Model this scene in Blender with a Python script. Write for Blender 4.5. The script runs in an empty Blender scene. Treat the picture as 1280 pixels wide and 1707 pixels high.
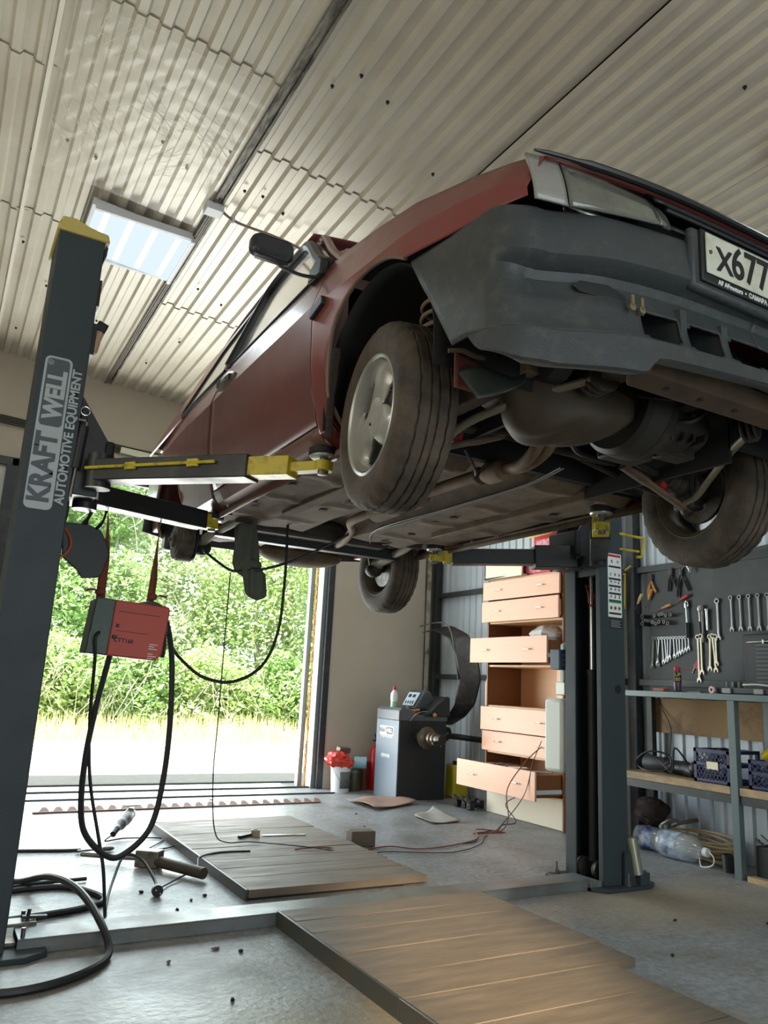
import bpy, math, random
from math import pi, sin, cos, tan, radians, sqrt, atan2
from mathutils import Vector, Matrix, Euler
random.seed(7)
SC = bpy.context.scene
COL = SC.collection
# ------------------------------------------------------------------ camera
F = Vector((0.47916677, 0.84988288, 0.21931323)); R = Vector((0.86446852, -0.50022162, 0.04972434)); U = Vector((-0.15196509, -0.16576313, 0.97438657))
cd = bpy.data.cameras.new('camera'); cam = bpy.data.objects.new('camera', cd); COL.objects.link(cam)
cam.matrix_world = Matrix(((R.x, U.x, -F.x, 0), (R.y, U.y, -F.y, 0), (R.z, U.z, -F.z, 1.0119), (0, 0, 0, 1)))
cd.sensor_fit = 'VERTICAL'; cd.sensor_height = 36; cd.sensor_width = 27; cd.lens = 1281.54 / 1707 * 36
cd.clip_start = .02; cd.clip_end = 200
SC.camera = cam
# ------------------------------------------------------------------ world, sun, lights, exposure
SC.view_settings.view_transform = 'Standard'; SC.view_settings.look = 'None'
SC.view_settings.gamma = 1; SC.view_settings.use_curve_mapping = False
SC.view_settings.exposure = 0.0
try:
    SC.cycles.use_denoising = True; SC.cycles.max_bounces = 10; SC.cycles.diffuse_bounces = 5; SC.cycles.sample_clamp_indirect = 6
    SC.cycles.transparent_max_bounces = 12
except Exception: pass
w = bpy.data.worlds.new('world'); SC.world = w; w.use_nodes = True
bg = w.node_tree.nodes['Background']; bg.inputs[0].default_value = (.78, .89, 1, 1); bg.inputs[1].default_value = 3.0
def light(name, kind, loc, energy, color, rot=(0, 0, 0), **k):
    d = bpy.data.lights.new(name, kind); d.energy = energy; d.color = color
    for a, v in k.items(): setattr(d, a, v)
    o = bpy.data.objects.new(name, d); COL.objects.link(o); o.location = loc; o.rotation_euler = rot
    return o
SUNDIR = Vector((.34, .24, -.90)).normalized()        # travelling away from the camera, onto the tree line
s = light('sun', 'SUN', (0, 0, 20), 30, (1, .95, .84), angle=.01); s.rotation_euler = SUNDIR.to_track_quat('-Z', 'Y').to_euler()
# added area lights standing for daylight at the open gateway and behind the camera
light('gateway_daylight', 'AREA', (1.87, 7.5, 1.36), 110, (.76, .89, 1), rot=(-pi / 2, 0, 0), shape='RECTANGLE', size=2.7, size_y=2.6, spread=radians(170))
light('gravel_bounce_fill', 'AREA', (1.87, 7.75, .25), 85, (1, .90, .76), rot=(-pi * .72, 0, 0), shape='RECTANGLE', size=2.7, size_y=.9)  # added area light standing in for sun bounced off the gravel
sp = light('plank_patch_spot', 'SPOT', (-.1, -3.8, 2.55), 6500, (1, .80, .56), spot_size=radians(9.5), spot_blend=1.0, shadow_soft_size=.12); sp.rotation_euler = (Vector((1.88, 2.45, 0)) - Vector((-.1, -3.8, 2.55))).to_track_quat('-Z', 'Y').to_euler()  # added warm spot lamp, unseen, makes the bright patch on the front planks
light('rear_opening_fill', 'AREA', (1.4, -2.9, 1.5), 24, (1, .95, .86), rot=(pi / 2, 0, 0), shape='RECTANGLE', size=3.4, size_y=2.6)  # added fill light in an unseen opening behind the camera
light('left_wall_fill', 'AREA', (-2.5, 1.6, 1.9), 38, (1, .93, .82), rot=(0, -pi / 2, 0), shape='RECTANGLE', size=1.4, size_y=3.0)  # added fill light; the left wall has no window here
# ------------------------------------------------------------------ helpers
ORG = {}
def thing(name, label, cat, loc=(0, 0, 0), group=None, rot=None):
    o = bpy.data.objects.new(name, None); COL.objects.link(o); o.empty_display_size = .05
    o.location = loc; o['label'] = label; o['category'] = cat
    if group: o['group'] = group
    if rot: o.rotation_euler = rot
    ORG[o.name] = Vector((0, 0, 0)) if rot is not None else Vector(loc)
    return o
def tag(o, label, cat, group=None):
    o['label'] = label; o['category'] = cat
    if group: o['group'] = group
    return o
def struct(o): o['kind'] = 'structure'; return o
class B:
    def __init__(s): s.v = []; s.f = []
    def add(s, vs, fs):
        n = len(s.v); s.v += [Vector(v) for v in vs]; s.f += [tuple(i + n for i in f) for f in fs]; return s
    def box(s, c, d, rot=None, m=None):
        M = m or (Euler(rot).to_matrix() if rot else Matrix.Identity(3)); c = Vector(c)
        vs = [c + M @ Vector((x * d[0] / 2, y * d[1] / 2, z * d[2] / 2)) for z in (-1, 1) for y in (-1, 1) for x in (-1, 1)]
        return s.add(vs, [(0, 2, 3, 1), (4, 5, 7, 6), (0, 1, 5, 4), (2, 6, 7, 3), (0, 4, 6, 2), (1, 3, 7, 5)])
    def b2(s, a, b): return s.box([(a[i] + b[i]) / 2 for i in range(3)], [abs(a[i] - b[i]) for i in range(3)])
    def bar(s, a, b, w, h, up=(0, 0, 1)):
        a = Vector(a); b = Vector(b); d = (b - a); L = d.length; d.normalize(); u = Vector(up)
        x = d.cross(u).normalized(); z = x.cross(d); M = Matrix((x, d, z)).transposed()
        return s.box((a + b) / 2, (w, L, h), m=M)
    def ring(s, c, ax, r, n, ph=0, ref=None):
        ax = Vector(ax).normalized(); rf = Vector(ref) if ref else (Vector((0, 0, 1)) if abs(ax.z) < .9 else Vector((1, 0, 0)))
        x = ax.cross(rf).normalized(); y = ax.cross(x)
        return [Vector(c) + x * r * cos(2 * pi * i / n + ph) + y * r * sin(2 * pi * i / n + ph) for i in range(n)]
    def lathe(s, c, ax, prof, n=24, caps=True):
        c = Vector(c); ax = Vector(ax).normalized(); vs = []; fs = []
        for (t, r) in prof: vs += s.ring(c + ax * t, ax, max(r, 1e-5), n)
        for k in range(len(prof) - 1):
            for i in range(n): fs.append((k * n + i, k * n + (i + 1) % n, (k + 1) * n + (i + 1) % n, (k + 1) * n + i))
        if caps: fs.append(tuple(range(n - 1, -1, -1))); fs.append(tuple((len(prof) - 1) * n + i for i in range(n)))
        return s.add(vs, fs)
    def cyl(s, a, b, r, r2=None, n=20):
        a = Vector(a); b = Vector(b); return s.lathe(a, b - a, [(0, r), ((b - a).length, r if r2 is None else r2)], n)
    def tube(s, pts, r, n=8, res=0, closed=False, flat=1.0):
        pts = [Vector(p) for p in pts]
        if res: pts = smooth(pts, res, closed)
        N = len(pts); vs = []; fs = []; prev = None
        for i, p in enumerate(pts):
            if closed: d = pts[(i + 1) % N] - pts[i - 1]
            else: d = pts[min(i + 1, N - 1)] - pts[max(i - 1, 0)]
            if d.length < 1e-9: d = Vector((0, 0, 1))
            d.normalize()
            if prev is None: prev = d.orthogonal().normalized() if abs(d.z) > .9 else d.cross(Vector((0, 0, 1))).normalized()
            x = (prev - d * prev.dot(d)).normalized(); prev = x; y = d.cross(x); rr = r[i] if isinstance(r, (list, tuple)) and len(r) == N else (r if not isinstance(r, (list, tuple)) else r[int(i * (len(r) - 1) / max(1, N - 1))])
            vs += [p + x * rr * cos(2 * pi * k / n) + y * rr * flat * sin(2 * pi * k / n) for k in range(n)]
        for i in range(N if closed else N - 1):
            for k in range(n):
                j = (i + 1) % N; fs.append((i * n + k, i * n + (k + 1) % n, j * n + (k + 1) % n, j * n + k))
        if not closed: fs.append(tuple(range(n - 1, -1, -1))); fs.append(tuple((N - 1) * n + k for k in range(n)))
        return s.add(vs, fs)
    def ell(s, c, r, n=16, m=10, rot=None, noise=0, seed=0):
        rnd = random.Random(seed); M = Euler(rot).to_matrix() if rot else Matrix.Identity(3); vs = []; fs = []; c = Vector(c)
        for j in range(m + 1):
            th = pi * j / m
            for i in range(n):
                k = 1 + (rnd.uniform(-noise, noise) if 0 < j < m else 0)
                vs.append(c + M @ Vector((r[0] * sin(th) * cos(2 * pi * i / n) * k, r[1] * sin(th) * sin(2 * pi * i / n) * k, r[2] * cos(th) * k)))
        for j in range(m):
            for i in range(n): fs.append((j * n + i, (j + 1) * n + i, (j + 1) * n + (i + 1) % n, j * n + (i + 1) % n))
        return s.add(vs, fs)
    def prism(s, poly, d, f):       # poly 2D, f(u,v,t)->3D, t in 0..d
        n = len(poly); vs = [f(u, v, 0) for u, v in poly] + [f(u, v, d) for u, v in poly]
        return s.add(vs, [tuple(range(n - 1, -1, -1)), tuple(range(n, 2 * n))] + [(i, (i + 1) % n, (i + 1) % n + n, i + n) for i in range(n)])
    def grid(s, nu, nv, f, skip=None):
        vs = [f(i / nu, j / nv) for j in range(nv + 1) for i in range(nu + 1)]; fs = []
        for j in range(nv):
            for i in range(nu):
                if skip and skip((i + .5) / nu, (j + .5) / nv): continue
                a = j * (nu + 1) + i; fs.append((a, a + 1, a + nu + 2, a + nu + 1))
        return s.add(vs, fs)
    def islands(s):
        par = list(range(len(s.v)))
        def fd(a):
            while par[a] != a: par[a] = par[par[a]]; a = par[a]
            return a
        for f in s.f:
            for i in f[1:]: par[fd(i)] = fd(f[0])
        out = {}
        for f in s.f: out.setdefault(fd(f[0]), []).append(f)
        for fs in out.values():
            ix = sorted({i for f in fs for i in f}); mp = {a: k for k, a in enumerate(ix)}; b = B(); b.v = [s.v[i] for i in ix]; b.f = [tuple(mp[i] for i in f) for f in fs]; yield b
    def each(s, name, m, parent=None, **k): return [b.build(name, m, parent, **k) for b in s.islands()]
    def build(s, name, m, parent=None, bevel=0, smoothang=35, world=True, solid=0, sub=0, fix=True):
        org = ORG.get(parent.name, Vector((0, 0, 0))) if (parent is not None and world) else Vector((0, 0, 0))
        me = bpy.data.meshes.new(name); me.from_pydata([tuple(v - org) for v in s.v], [], s.f)
        if fix:
            import bmesh
            bm = bmesh.new(); bm.from_mesh(me); bmesh.ops.remove_doubles(bm, verts=bm.verts, dist=1e-5); bmesh.ops.recalc_face_normals(bm, faces=bm.faces); bm.to_mesh(me); bm.free()
        me.materials.append(m); o = bpy.data.objects.new(name, me); COL.objects.link(o)
        if parent is not None: o.parent = parent; ORG[o.name] = org
        if smoothang:
            me.shade_smooth(); me.set_sharp_from_angle(angle=radians(smoothang))
        if solid: k = o.modifiers.new('solid', 'SOLIDIFY'); k.thickness = solid; k.offset = 0
        if bevel: k = o.modifiers.new('bevel', 'BEVEL'); k.width = bevel; k.segments = 2; k.limit_method = 'ANGLE'; k.angle_limit = radians(40); k.harden_normals = False
        if sub: k = o.modifiers.new('sub', 'SUBSURF'); k.levels = sub; k.render_levels = sub
        return o
def smooth(pts, res, closed=False):
    out = []; N = len(pts)
    for i in range(N if closed else N - 1):
        p0 = pts[i - 1] if (closed or i > 0) else pts[0]; p1 = pts[i]; p2 = pts[(i + 1) % N]; p3 = pts[(i + 2) % N] if (closed or i + 2 < N) else pts[-1]
        for k in range(res):
            t = k / res
            out.append(.5 * ((2 * p1) + (p2 - p0) * t + (2 * p0 - 5 * p1 + 4 * p2 - p3) * t * t + (3 * p1 - p0 - 3 * p2 + p3) * t ** 3))
    if not closed: out.append(pts[-1])
    return out
def rrect(x0, x1, z0, z1, r, n=6):
    out = []
    for cx_, cz_, a0 in ((x1 - r, z1 - r, 0), (x0 + r, z1 - r, 90), (x0 + r, z0 + r, 180), (x1 - r, z0 + r, 270)):
        for k in range(n + 1): a = radians(a0 + 90 * k / n); out.append((cx_ + r * cos(a), cz_ + r * sin(a)))
    return out
def text(name, body, m, size, M, parent, align='CENTER', sx=1.0, bold=0.0, depth=.0006, space=1.0):
    c = bpy.data.curves.new(name, 'FONT'); c.body = body; c.size = size; c.align_x = align; c.align_y = 'CENTER'; c.extrude = depth; c.offset = bold; c.space_character = space
    t_ = bpy.data.objects.new(name, c); COL.objects.link(t_); me = bpy.data.meshes.new_from_object(t_.evaluated_get(bpy.context.evaluated_depsgraph_get())); me.name = name
    bpy.data.objects.remove(t_); me.materials.clear(); me.materials.append(m); o = bpy.data.objects.new(name, me); COL.objects.link(o)
    if parent is not None:
        o.parent = parent; M = Matrix.Translation(-ORG.get(parent.name, Vector((0, 0, 0)))) @ M; ORG[o.name] = ORG.get(parent.name, Vector((0, 0, 0)))
    o.matrix_local = M @ Matrix.Diagonal((sx, 1, 1, 1)); return o
def frame(o, x, y):
    x = Vector(x).normalized(); y = Vector(y).normalized(); z = x.cross(y)
    return Matrix(((x.x, y.x, z.x, o[0]), (x.y, y.y, z.y, o[1]), (x.z, y.z, z.z, o[2]), (0, 0, 0, 1)))
# ------------------------------------------------------------------ materials
def srgb(r, g, b):
    f = lambda c: (c / 255 / 12.92) if c <= 10 else ((c / 255 + .055) / 1.055) ** 2.4
    return (f(r), f(g), f(b), 1)
def mk(name, col, rough=.5, metal=0, var=.12, scale=6, dirt=None, damt=.5, dscale=3, bump=0, bscale=40, spec=.5, coat=0, rvar=0, stretch=None, alpha=None, trans=0, emit=None, sharp=.12):
    m = bpy.data.materials.new(name); m.use_nodes = True; nt = m.node_tree; N = nt.nodes; L = nt.links; p = N['Principled BSDF']
    p.inputs['Roughness'].default_value = rough; p.inputs['Metallic'].default_value = metal; p.inputs['Specular IOR Level'].default_value = spec
    if coat: p.inputs['Coat Weight'].default_value = coat; p.inputs['Coat Roughness'].default_value = .12
    if trans: p.inputs['Transmission Weight'].default_value = trans
    if alpha is not None: p.inputs['Alpha'].default_value = alpha
    if emit: p.inputs['Emission Color'].default_value = emit[0]; p.inputs['Emission Strength'].default_value = emit[1]
    tc = N.new('ShaderNodeTexCoord'); mp = N.new('ShaderNodeMapping'); L.new(tc.outputs['Object'], mp.inputs[0])
    if stretch: mp.inputs['Scale'].default_value = stretch
    def noise(sc, det=6, ro=.6):
        n = N.new('ShaderNodeTexNoise'); n.inputs['Scale'].default_value = sc; n.inputs['Detail'].default_value = det; n.inputs['Roughness'].default_value = ro; L.new(mp.outputs[0], n.inputs['Vector']); return n
    n1 = noise(scale); mx = N.new('ShaderNodeMix'); mx.data_type = 'RGBA'
    mx.inputs['A'].default_value = [c * (1 - var) for c in col[:3]] + [1]; mx.inputs['B'].default_value = [min(1, c * (1 + var)) for c in col[:3]] + [1]
    L.new(n1.outputs['Fac'], mx.inputs['Factor']); out = mx.outputs['Result']
    if dirt:
        n2 = noise(dscale, 8, .65); r = N.new('ShaderNodeMapRange'); r.inputs['From Min'].default_value = 1 - damt - sharp; r.inputs['From Max'].default_value = 1 - damt + sharp
        L.new(n2.outputs['Fac'], r.inputs['Value']); m2 = N.new('ShaderNodeMix'); m2.data_type = 'RGBA'; L.new(r.outputs[0], m2.inputs['Factor']); L.new(out, m2.inputs['A']); m2.inputs['B'].default_value = dirt; out = m2.outputs['Result']
    L.new(out, p.inputs['Base Color'])
    if rvar:
        n3 = noise(scale * .7, 5); r = N.new('ShaderNodeMapRange'); r.inputs['From Min'].default_value = .3; r.inputs['From Max'].default_value = .7; r.inputs['To Min'].default_value = max(.02, rough - rvar); r.inputs['To Max'].default_value = min(1, rough + rvar)
        L.new(n3.outputs['Fac'], r.inputs['Value']); L.new(r.outputs[0], p.inputs['Roughness'])
    if bump:
        nb = noise(bscale, 4); b = N.new('ShaderNodeBump'); b.inputs['Strength'].default_value = bump; b.inputs['Distance'].default_value = .01; L.new(nb.outputs['Fac'], b.inputs['Height']); L.new(b.outputs[0], p.inputs['Normal'])
    return m
def glow(name, col, st):
    m = bpy.data.materials.new(name); m.use_nodes = True; nt = m.node_tree; nt.nodes.clear(); e = nt.nodes.new('ShaderNodeEmission'); e.inputs[0].default_value = col; e.inputs[1].default_value = st
    o = nt.nodes.new('ShaderNodeOutputMaterial'); nt.links.new(e.outputs[0], o.inputs[0]); return m
m_steel = mk('grey_column_paint', srgb(54, 63, 66), .55, 0, .08, 9, bump=.05, bscale=220, rvar=.08, spec=.3)
m_steel2 = mk('grey_column_edge', srgb(120, 124, 118), .45)
m_black = mk('black_steel', srgb(30, 34, 34), .45, 0, .15, 8, dirt=srgb(70, 64, 54), damt=.32, dscale=7, rvar=.1)
m_dark = mk('black_plastic', srgb(26, 28, 29), .5, 0, .2, 10)
m_yellow = mk('yellow_paint', srgb(190, 172, 40), .4, 0, .08, 10, dirt=srgb(70, 66, 30), damt=.36, dscale=16)
m_cap = mk('yellow_cap_plastic', srgb(190, 172, 96), .5, 0, .05)
m_red = mk('dark_red_paint', srgb(116, 34, 38), .36, .1, .10, 5, dirt=srgb(98, 68, 60), damt=.52, dscale=2.0, rvar=.08, coat=.25, bump=.03, bscale=60, sharp=.3)
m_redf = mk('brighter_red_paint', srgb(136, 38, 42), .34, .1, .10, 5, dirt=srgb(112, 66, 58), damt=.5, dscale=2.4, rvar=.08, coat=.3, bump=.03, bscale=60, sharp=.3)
m_redlow = mk('dusty_red_sill', srgb(112, 66, 58), .55, .1, .15, 4, dirt=srgb(104, 84, 66), damt=.5, dscale=4, sharp=.3)
m_bumper = mk('grey_bumper_plastic', srgb(56, 61, 62), .5, 0, .12, 7, dirt=srgb(92, 91, 83), damt=.28, dscale=22, bump=.2, bscale=150, rvar=.1, sharp=.2)
m_under = mk('dusty_underbody', srgb(100, 86, 68), .85, 0, .3, 4, dirt=srgb(62, 50, 40), damt=.42, dscale=5, bump=.25, bscale=30)
m_engine = mk('oily_engine_metal', srgb(58, 52, 42), .6, .3, .3, 6, dirt=srgb(34, 32, 28), damt=.5, dscale=9, bump=.3, bscale=35)
m_liner = mk('wheel_well_liner', srgb(16, 17, 17), .8, 0, .3, 8)
m_tyre = mk('dusty_tyre_rubber', srgb(52, 48, 42), .8, 0, .2, 12, dirt=srgb(98, 84, 68), damt=.44, dscale=10, bump=.3, bscale=90, sharp=.2)
m_alloy = mk('silver_alloy', srgb(176, 176, 168), .38, .55, .06, 14, dirt=srgb(70, 66, 58), damt=.27, dscale=60)
m_cable = mk('black_cable_rubber', srgb(34, 36, 36), .5)
m_tool = mk('tool_steel', srgb(150, 152, 150), .34, .9, .1, 20)
m_chrome = mk('bright_steel', srgb(205, 208, 205), .22, 1, .05)
m_rough = mk('dull_steel', srgb(120, 118, 110), .45, .8, .15, 10, dirt=srgb(80, 60, 45), damt=.4, dscale=20)
m_rubber = mk('pad_rubber', srgb(24, 25, 25), .7)
m_wood = mk('worn_planks', srgb(130, 116, 98), .62, 0, .22, 5, dirt=srgb(84, 76, 66), damt=.5, dscale=3, bump=.2, bscale=30, stretch=(1, 7, 1), sharp=.3, rvar=.12)
m_white = mk('white_plastic', srgb(226, 230, 226), .5)
m_ink = mk('black_ink', srgb(20, 20, 20), .6)
# ================================================================== ROOM
WX = 4.74; DY = 7.12
def czc(x, y): return 3.5485721 - .06986 * (x - 1.7496) - .00999 * (y - 7.1)
# floor
m = mk('concrete_floor', srgb(150, 155, 157), .42, 0, .22, 1.6, dirt=srgb(110, 104, 92), damt=.44, dscale=3.2, bump=.3, bscale=34, rvar=.16, spec=.7, sharp=.22)
nt = m.node_tree; N = nt.nodes; L = nt.links; p = N['Principled BSDF']; src = p.inputs['Base Color'].links[0].from_socket
tc = N.new('ShaderNodeTexCoord'); n = N.new('ShaderNodeTexNoise'); n.inputs['Scale'].default_value = 30; n.inputs['Detail'].default_value = 8; n.inputs['Roughness'].default_value = .7; L.new(tc.outputs['Object'], n.inputs['Vector'])
r = N.new('ShaderNodeMapRange'); r.inputs['From Min'].default_value = .35; r.inputs['From Max'].default_value = .65; r.inputs['To Min'].default_value = .58; r.inputs['To Max'].default_value = 1.25; L.new(n.outputs['Fac'], r.inputs['Value'])
vm = N.new('ShaderNodeVectorMath'); vm.operation = 'SCALE'; L.new(src, vm.inputs[0]); L.new(r.outputs[0], vm.inputs['Scale']); L.new(vm.outputs[0], p.inputs['Base Color'])
# tan sand washed out near the right column and the nearest corner: a stain with its own place
def stain(mat, cx, cy, rx, ry, col, amt):
    nt = mat.node_tree; N = nt.nodes; L = nt.links; p = N['Principled BSDF']; src = p.inputs['Base Color'].links[0].from_socket
    tc = N.new('ShaderNodeTexCoord'); mp = N.new('ShaderNodeMapping'); mp.inputs['Location'].default_value = (-cx / rx, -cy / ry, 0); mp.inputs['Scale'].default_value = (1 / rx, 1 / ry, 0); L.new(tc.outputs['Object'], mp.inputs[0])
    ln = N.new('ShaderNodeVectorMath'); ln.operation = 'LENGTH'; L.new(mp.outputs[0], ln.inputs[0])
    nn = N.new('ShaderNodeTexNoise'); nn.inputs['Scale'].default_value = 3; nn.inputs['Detail'].default_value = 6; L.new(tc.outputs['Object'], nn.inputs['Vector'])
    ad = N.new('ShaderNodeMath'); ad.operation = 'ADD'; L.new(ln.outputs['Value'], ad.inputs[0]); L.new(nn.outputs['Fac'], ad.inputs[1])
    mr = N.new('ShaderNodeMapRange'); mr.inputs['From Min'].default_value = 1.7; mr.inputs['From Max'].default_value = .9; mr.inputs['To Min'].default_value = 0; mr.inputs['To Max'].default_value = amt; L.new(ad.outputs[0], mr.inputs['Value'])
    mx = N.new('ShaderNodeMix'); mx.data_type = 'RGBA'; L.new(mr.outputs[0], mx.inputs['Factor']); L.new(src, mx.inputs['A']); mx.inputs['B'].default_value = col; L.new(mx.outputs['Result'], p.inputs['Base Color'])
stain(m, 3.45, 2.95, .8, .45, srgb(160, 142, 110), .6); stain(m, 1.3, 1.9, 1.1, .7, srgb(158, 142, 112), .75); stain(m, .7, 2.9, .6, .45, srgb(120, 112, 100), .7); stain(m, 2.6, 1.2, 2., .6, srgb(150, 138, 114), .3)
m_floor = m
struct(B().b2((-2.6, -3.2, -.2), (WX + .25, 7.6, 0)).build('floor', m_floor))
# ceiling: corrugated sheets
m_ceil = mk('cream_sheet_metal', srgb(206, 201, 184), .42, 0, .05, 2, dirt=srgb(176, 166, 146), damt=.36, dscale=1.2, spec=.5, sharp=.25, rvar=.06)
m_ceil.node_tree.nodes['Principled BSDF'].inputs['Metallic'].default_value = .12
def sheet(b, x0, x1, y0, y1, dz):
    x = x0; k = 0; prof = []
    P = [(0, 0), (.036, 0), (.049, .023), (.091, .023), (.104, 0)]
    while x < x1 + .02:
        for (u, h) in P[:-1]: prof.append((x + u, h))
        x += .104
    n = len(prof); ys = [y0, y1]
    vs = [(px + .0023 * (y - 7.1), y, czc(px, y) + h + dz) for y in ys for px, h in prof]
    b.add(vs, [(i, i + 1, n + i + 1, n + i) for i in range(n - 1)])
cb = B()
strips = [(-2.7, .0, [-3.3, -1.0, 3.45, 4.75, 7.3]), (.0 + .03, 1.0, [-3.3, 2.905, 4.72, 7.3]), (1.04, 2.06, [-3.3, -.5, 3.37, 5.28, 7.3]), (2.06, 3.10, [-3.3, 0.2, 3.30, 5.3, 7.3]), (3.10, 4.9, [-3.3, .4, 3.3, 5.3, 7.3])]
for i, (a, c, ys) in enumerate(strips):
    for j in range(len(ys) - 1): sheet(cb, a, c, ys[j], ys[j + 1] + (.02 if j < len(ys) - 2 else 0), .006 * ((len(ys) - j) ) - .01 + .003 * (i % 2))
ceil = struct(cb.build('ceiling', m_ceil, smoothang=12, fix=False, solid=0))
struct(B().b2((-2.9, -3.4, 3.95), (5.1, 7.7, 4.05)).build('ceiling', mk('roof_deck', srgb(90, 90, 88), .8)))
# dirty lap channel of the ceiling and light-edged lap
m_grime = mk('grimy_lap_strip', srgb(150, 146, 132), .6, .2, .3, 3, dirt=srgb(66, 62, 56), damt=.5, dscale=7, stretch=(6, 1, 1))
b = B()
for dx, z, wd in ((-.022, -.004, .016), (.0, .004, .022), (.024, -.004, .014)): b.bar((1.0 + dx, -3, czc(1.0, -3) + z), (1.016 + dx, 7.1, czc(1.0, 7.1) + z), wd, .012)
struct(b.build('trim_1', m_grime))
b = B().bar((.045, -3, czc(.04, -3) - .004), (.06, 7.1, czc(.04, 7.1) - .004), .02, .012)
struct(b.build('trim_2', mk('pale_lap_edge', srgb(222, 218, 200), .5)))
# ceiling screws
b = B()
for (x, y) in [(1.85, 2.95), (2.25, 2.6), (1.25, 2.62), (1.42, 2.68), (.93, 3.45), (1.17, 2.75), (.2, 3.9), (.35, 3.95), (.62, 3.6), (.78, 3.72), (.05, 4.1), (1.1, 3.7), (1.2, 3.68), (1.35, 3.75), (1.45, 4.05), (1.2, 4.9), (1.4, 5.0), (.1, 5.1), (.3, 5.6), (1.0, 6.2), (1.2, 6.4), (.18, 6.5), (.7, 5.9), (1.6, 4.3), (1.32, 5.8), (3.0, 2.4), (2.6, 1.7)]:
    z = czc(x, y); b.lathe((x, y, z + .008), (0, 0, -1), [(0, .009), (.006, .009), (.009, .005), (.014, .005)], 8)
b.build('ceiling_screws', m_ink, ceil)
# walls
m_plaster = mk('warm_grey_plaster', srgb(184, 175, 158), .8, 0, .06, 1.5, dirt=srgb(168, 158, 140), damt=.4, dscale=1.4, bump=.08, bscale=18, sharp=.25)
b = B(); T = .26
b.b2((-2.6, DY, -.1), (.34, DY + T, 3.95)); b.b2((.34, DY, 2.74), (3.42, DY + T, 3.95)); b.b2((3.42, DY, -.1), (4.62, DY + T, 3.95)); b.b2((4.62, DY + .03, -.1), (5., DY + T, 3.95))
struct(b.build('wall_back', m_plaster))
struct(B().b2((-2.8, -3.2, -.1), (-2.6, 7.4, 3.95)).build('wall_left', m_plaster))
b = B().b2((-2.8, -3.2, -.1), (-.4, -3.0, 3.95)).b2((3.2, -3.2, -.1), (5.0, -3.0, 3.95)).b2((-.4, -3.2, 2.9), (3.2, -3.0, 3.95))
struct(b.build('wall_front', m_plaster))
m_corr = mk('pale_blue_sheet_metal', srgb(186, 196, 202), .45, .1, .06, 3, spec=.5)
b = B(); prof = []; y = -3.0
while y < 7.2:
    prof += [(y, 0), (y + .055, 0), (y + .066, -.014), (y + .094, -.014)]; y += .105
n = len(prof); b.add([(WX + .02 + h, y, z) for z in (0, 3.7) for y, h in prof], [(i, i + 1, n + i + 1, n + i) for i in range(n - 1)])
struct(b.build('wall_right', m_corr, smoothang=12, fix=False))
struct(B().b2((WX + .06, -3.2, -.1), (WX + .2, 7.4, 3.95)).build('wall_right', m_plaster))
m_frame = mk('black_frame_steel', srgb(40, 46, 48), .5, .1, .15, 6, dirt=srgb(74, 70, 62), damt=.36, dscale=8)
b = B()
for z in (1.13, 1.99, 2.9): b.b2((WX - .05, -3, z - .025), (WX, 7.1, z + .025))
for y in (7.05, 4.28, 1.2): b.b2((WX - .07, y - .04, 0), (WX + .0, y + .04, 3.4))
struct(b.build('trim_3', m_frame, bevel=.003))
# corner: insulation edge strip + cable
struct(B().b2((4.60, DY - .03, 0), (4.645, DY + .0, 3.3)).build('trim_4', mk('peeling_white_strip', srgb(180, 176, 160), .7, 0, .2, 10, dirt=srgb(80, 62, 44), damt=.42, dscale=9)))
b = B().tube([(4.59, DY - .01, .3), (4.592, DY - .015, 1.4), (4.586, DY - .01, 2.4), (4.59, DY - .01, 3.2)], .005, 6, 4)
tag(b.build('wall_cable', m_cable), 'thin black cable running down the plaster wall beside the corner post', 'cable')
# gateway frame
b = B(); b.b2((3.40, DY - .03, 0), (3.44, DY + .27, 2.76)); b.b2((3.44, DY - .02, 0), (3.47, DY + .02, 2.76)); b.b2((.34, DY - .04, 0), (.42, DY + .02, 2.74)); b.b2((-.9, DY - .04, 2.68), (3.44, DY + .02, 2.75))
struct(b.build('door_1', m_frame))
b = B(); b.b2((3.36, DY + .02, 0), (3.40, DY + .06, 2.72)); b.b2((3.30, DY + .20, 0), (3.345, DY + .27, 2.72)); struct(b.build('door_1', mk('galvanised_jamb', srgb(132, 136, 136), .5, .5)))
struct(B().b2((3.36, DY + .06, 0), (3.40, DY + .15, 2.72)).build('trim_5', mk('white_gate_edge', srgb(214, 216, 208), .6, 0, .05, 8)))
b = B()
for i in range(60):
    z = .02 + i * .045; b.ell((3.357 + random.uniform(-.004, .006), DY + .165 + random.uniform(-.01, .01), z), (.012, .018, .03), 8, 5, noise=.3, seed=i)
struct(b.build('trim_6', mk('orange_mounting_foam', srgb(196, 140, 78), .9, 0, .2, 20)))
b = B().b2((-2.0, DY - .012, 0), (.34, DY - .002, 2.66)); struct(b.build('wall_back', mk('peeling_whitewash', srgb(200, 198, 186), .8, 0, .05, 3, dirt=srgb(90, 80, 66), damt=.3, dscale=6)))
for k, (x, y) in enumerate(((-.2, 0),)): struct(B().b2((.30, DY - .05, 0), (.345, DY - .01, 2.68)).build('trim_7', m_frame))
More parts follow.
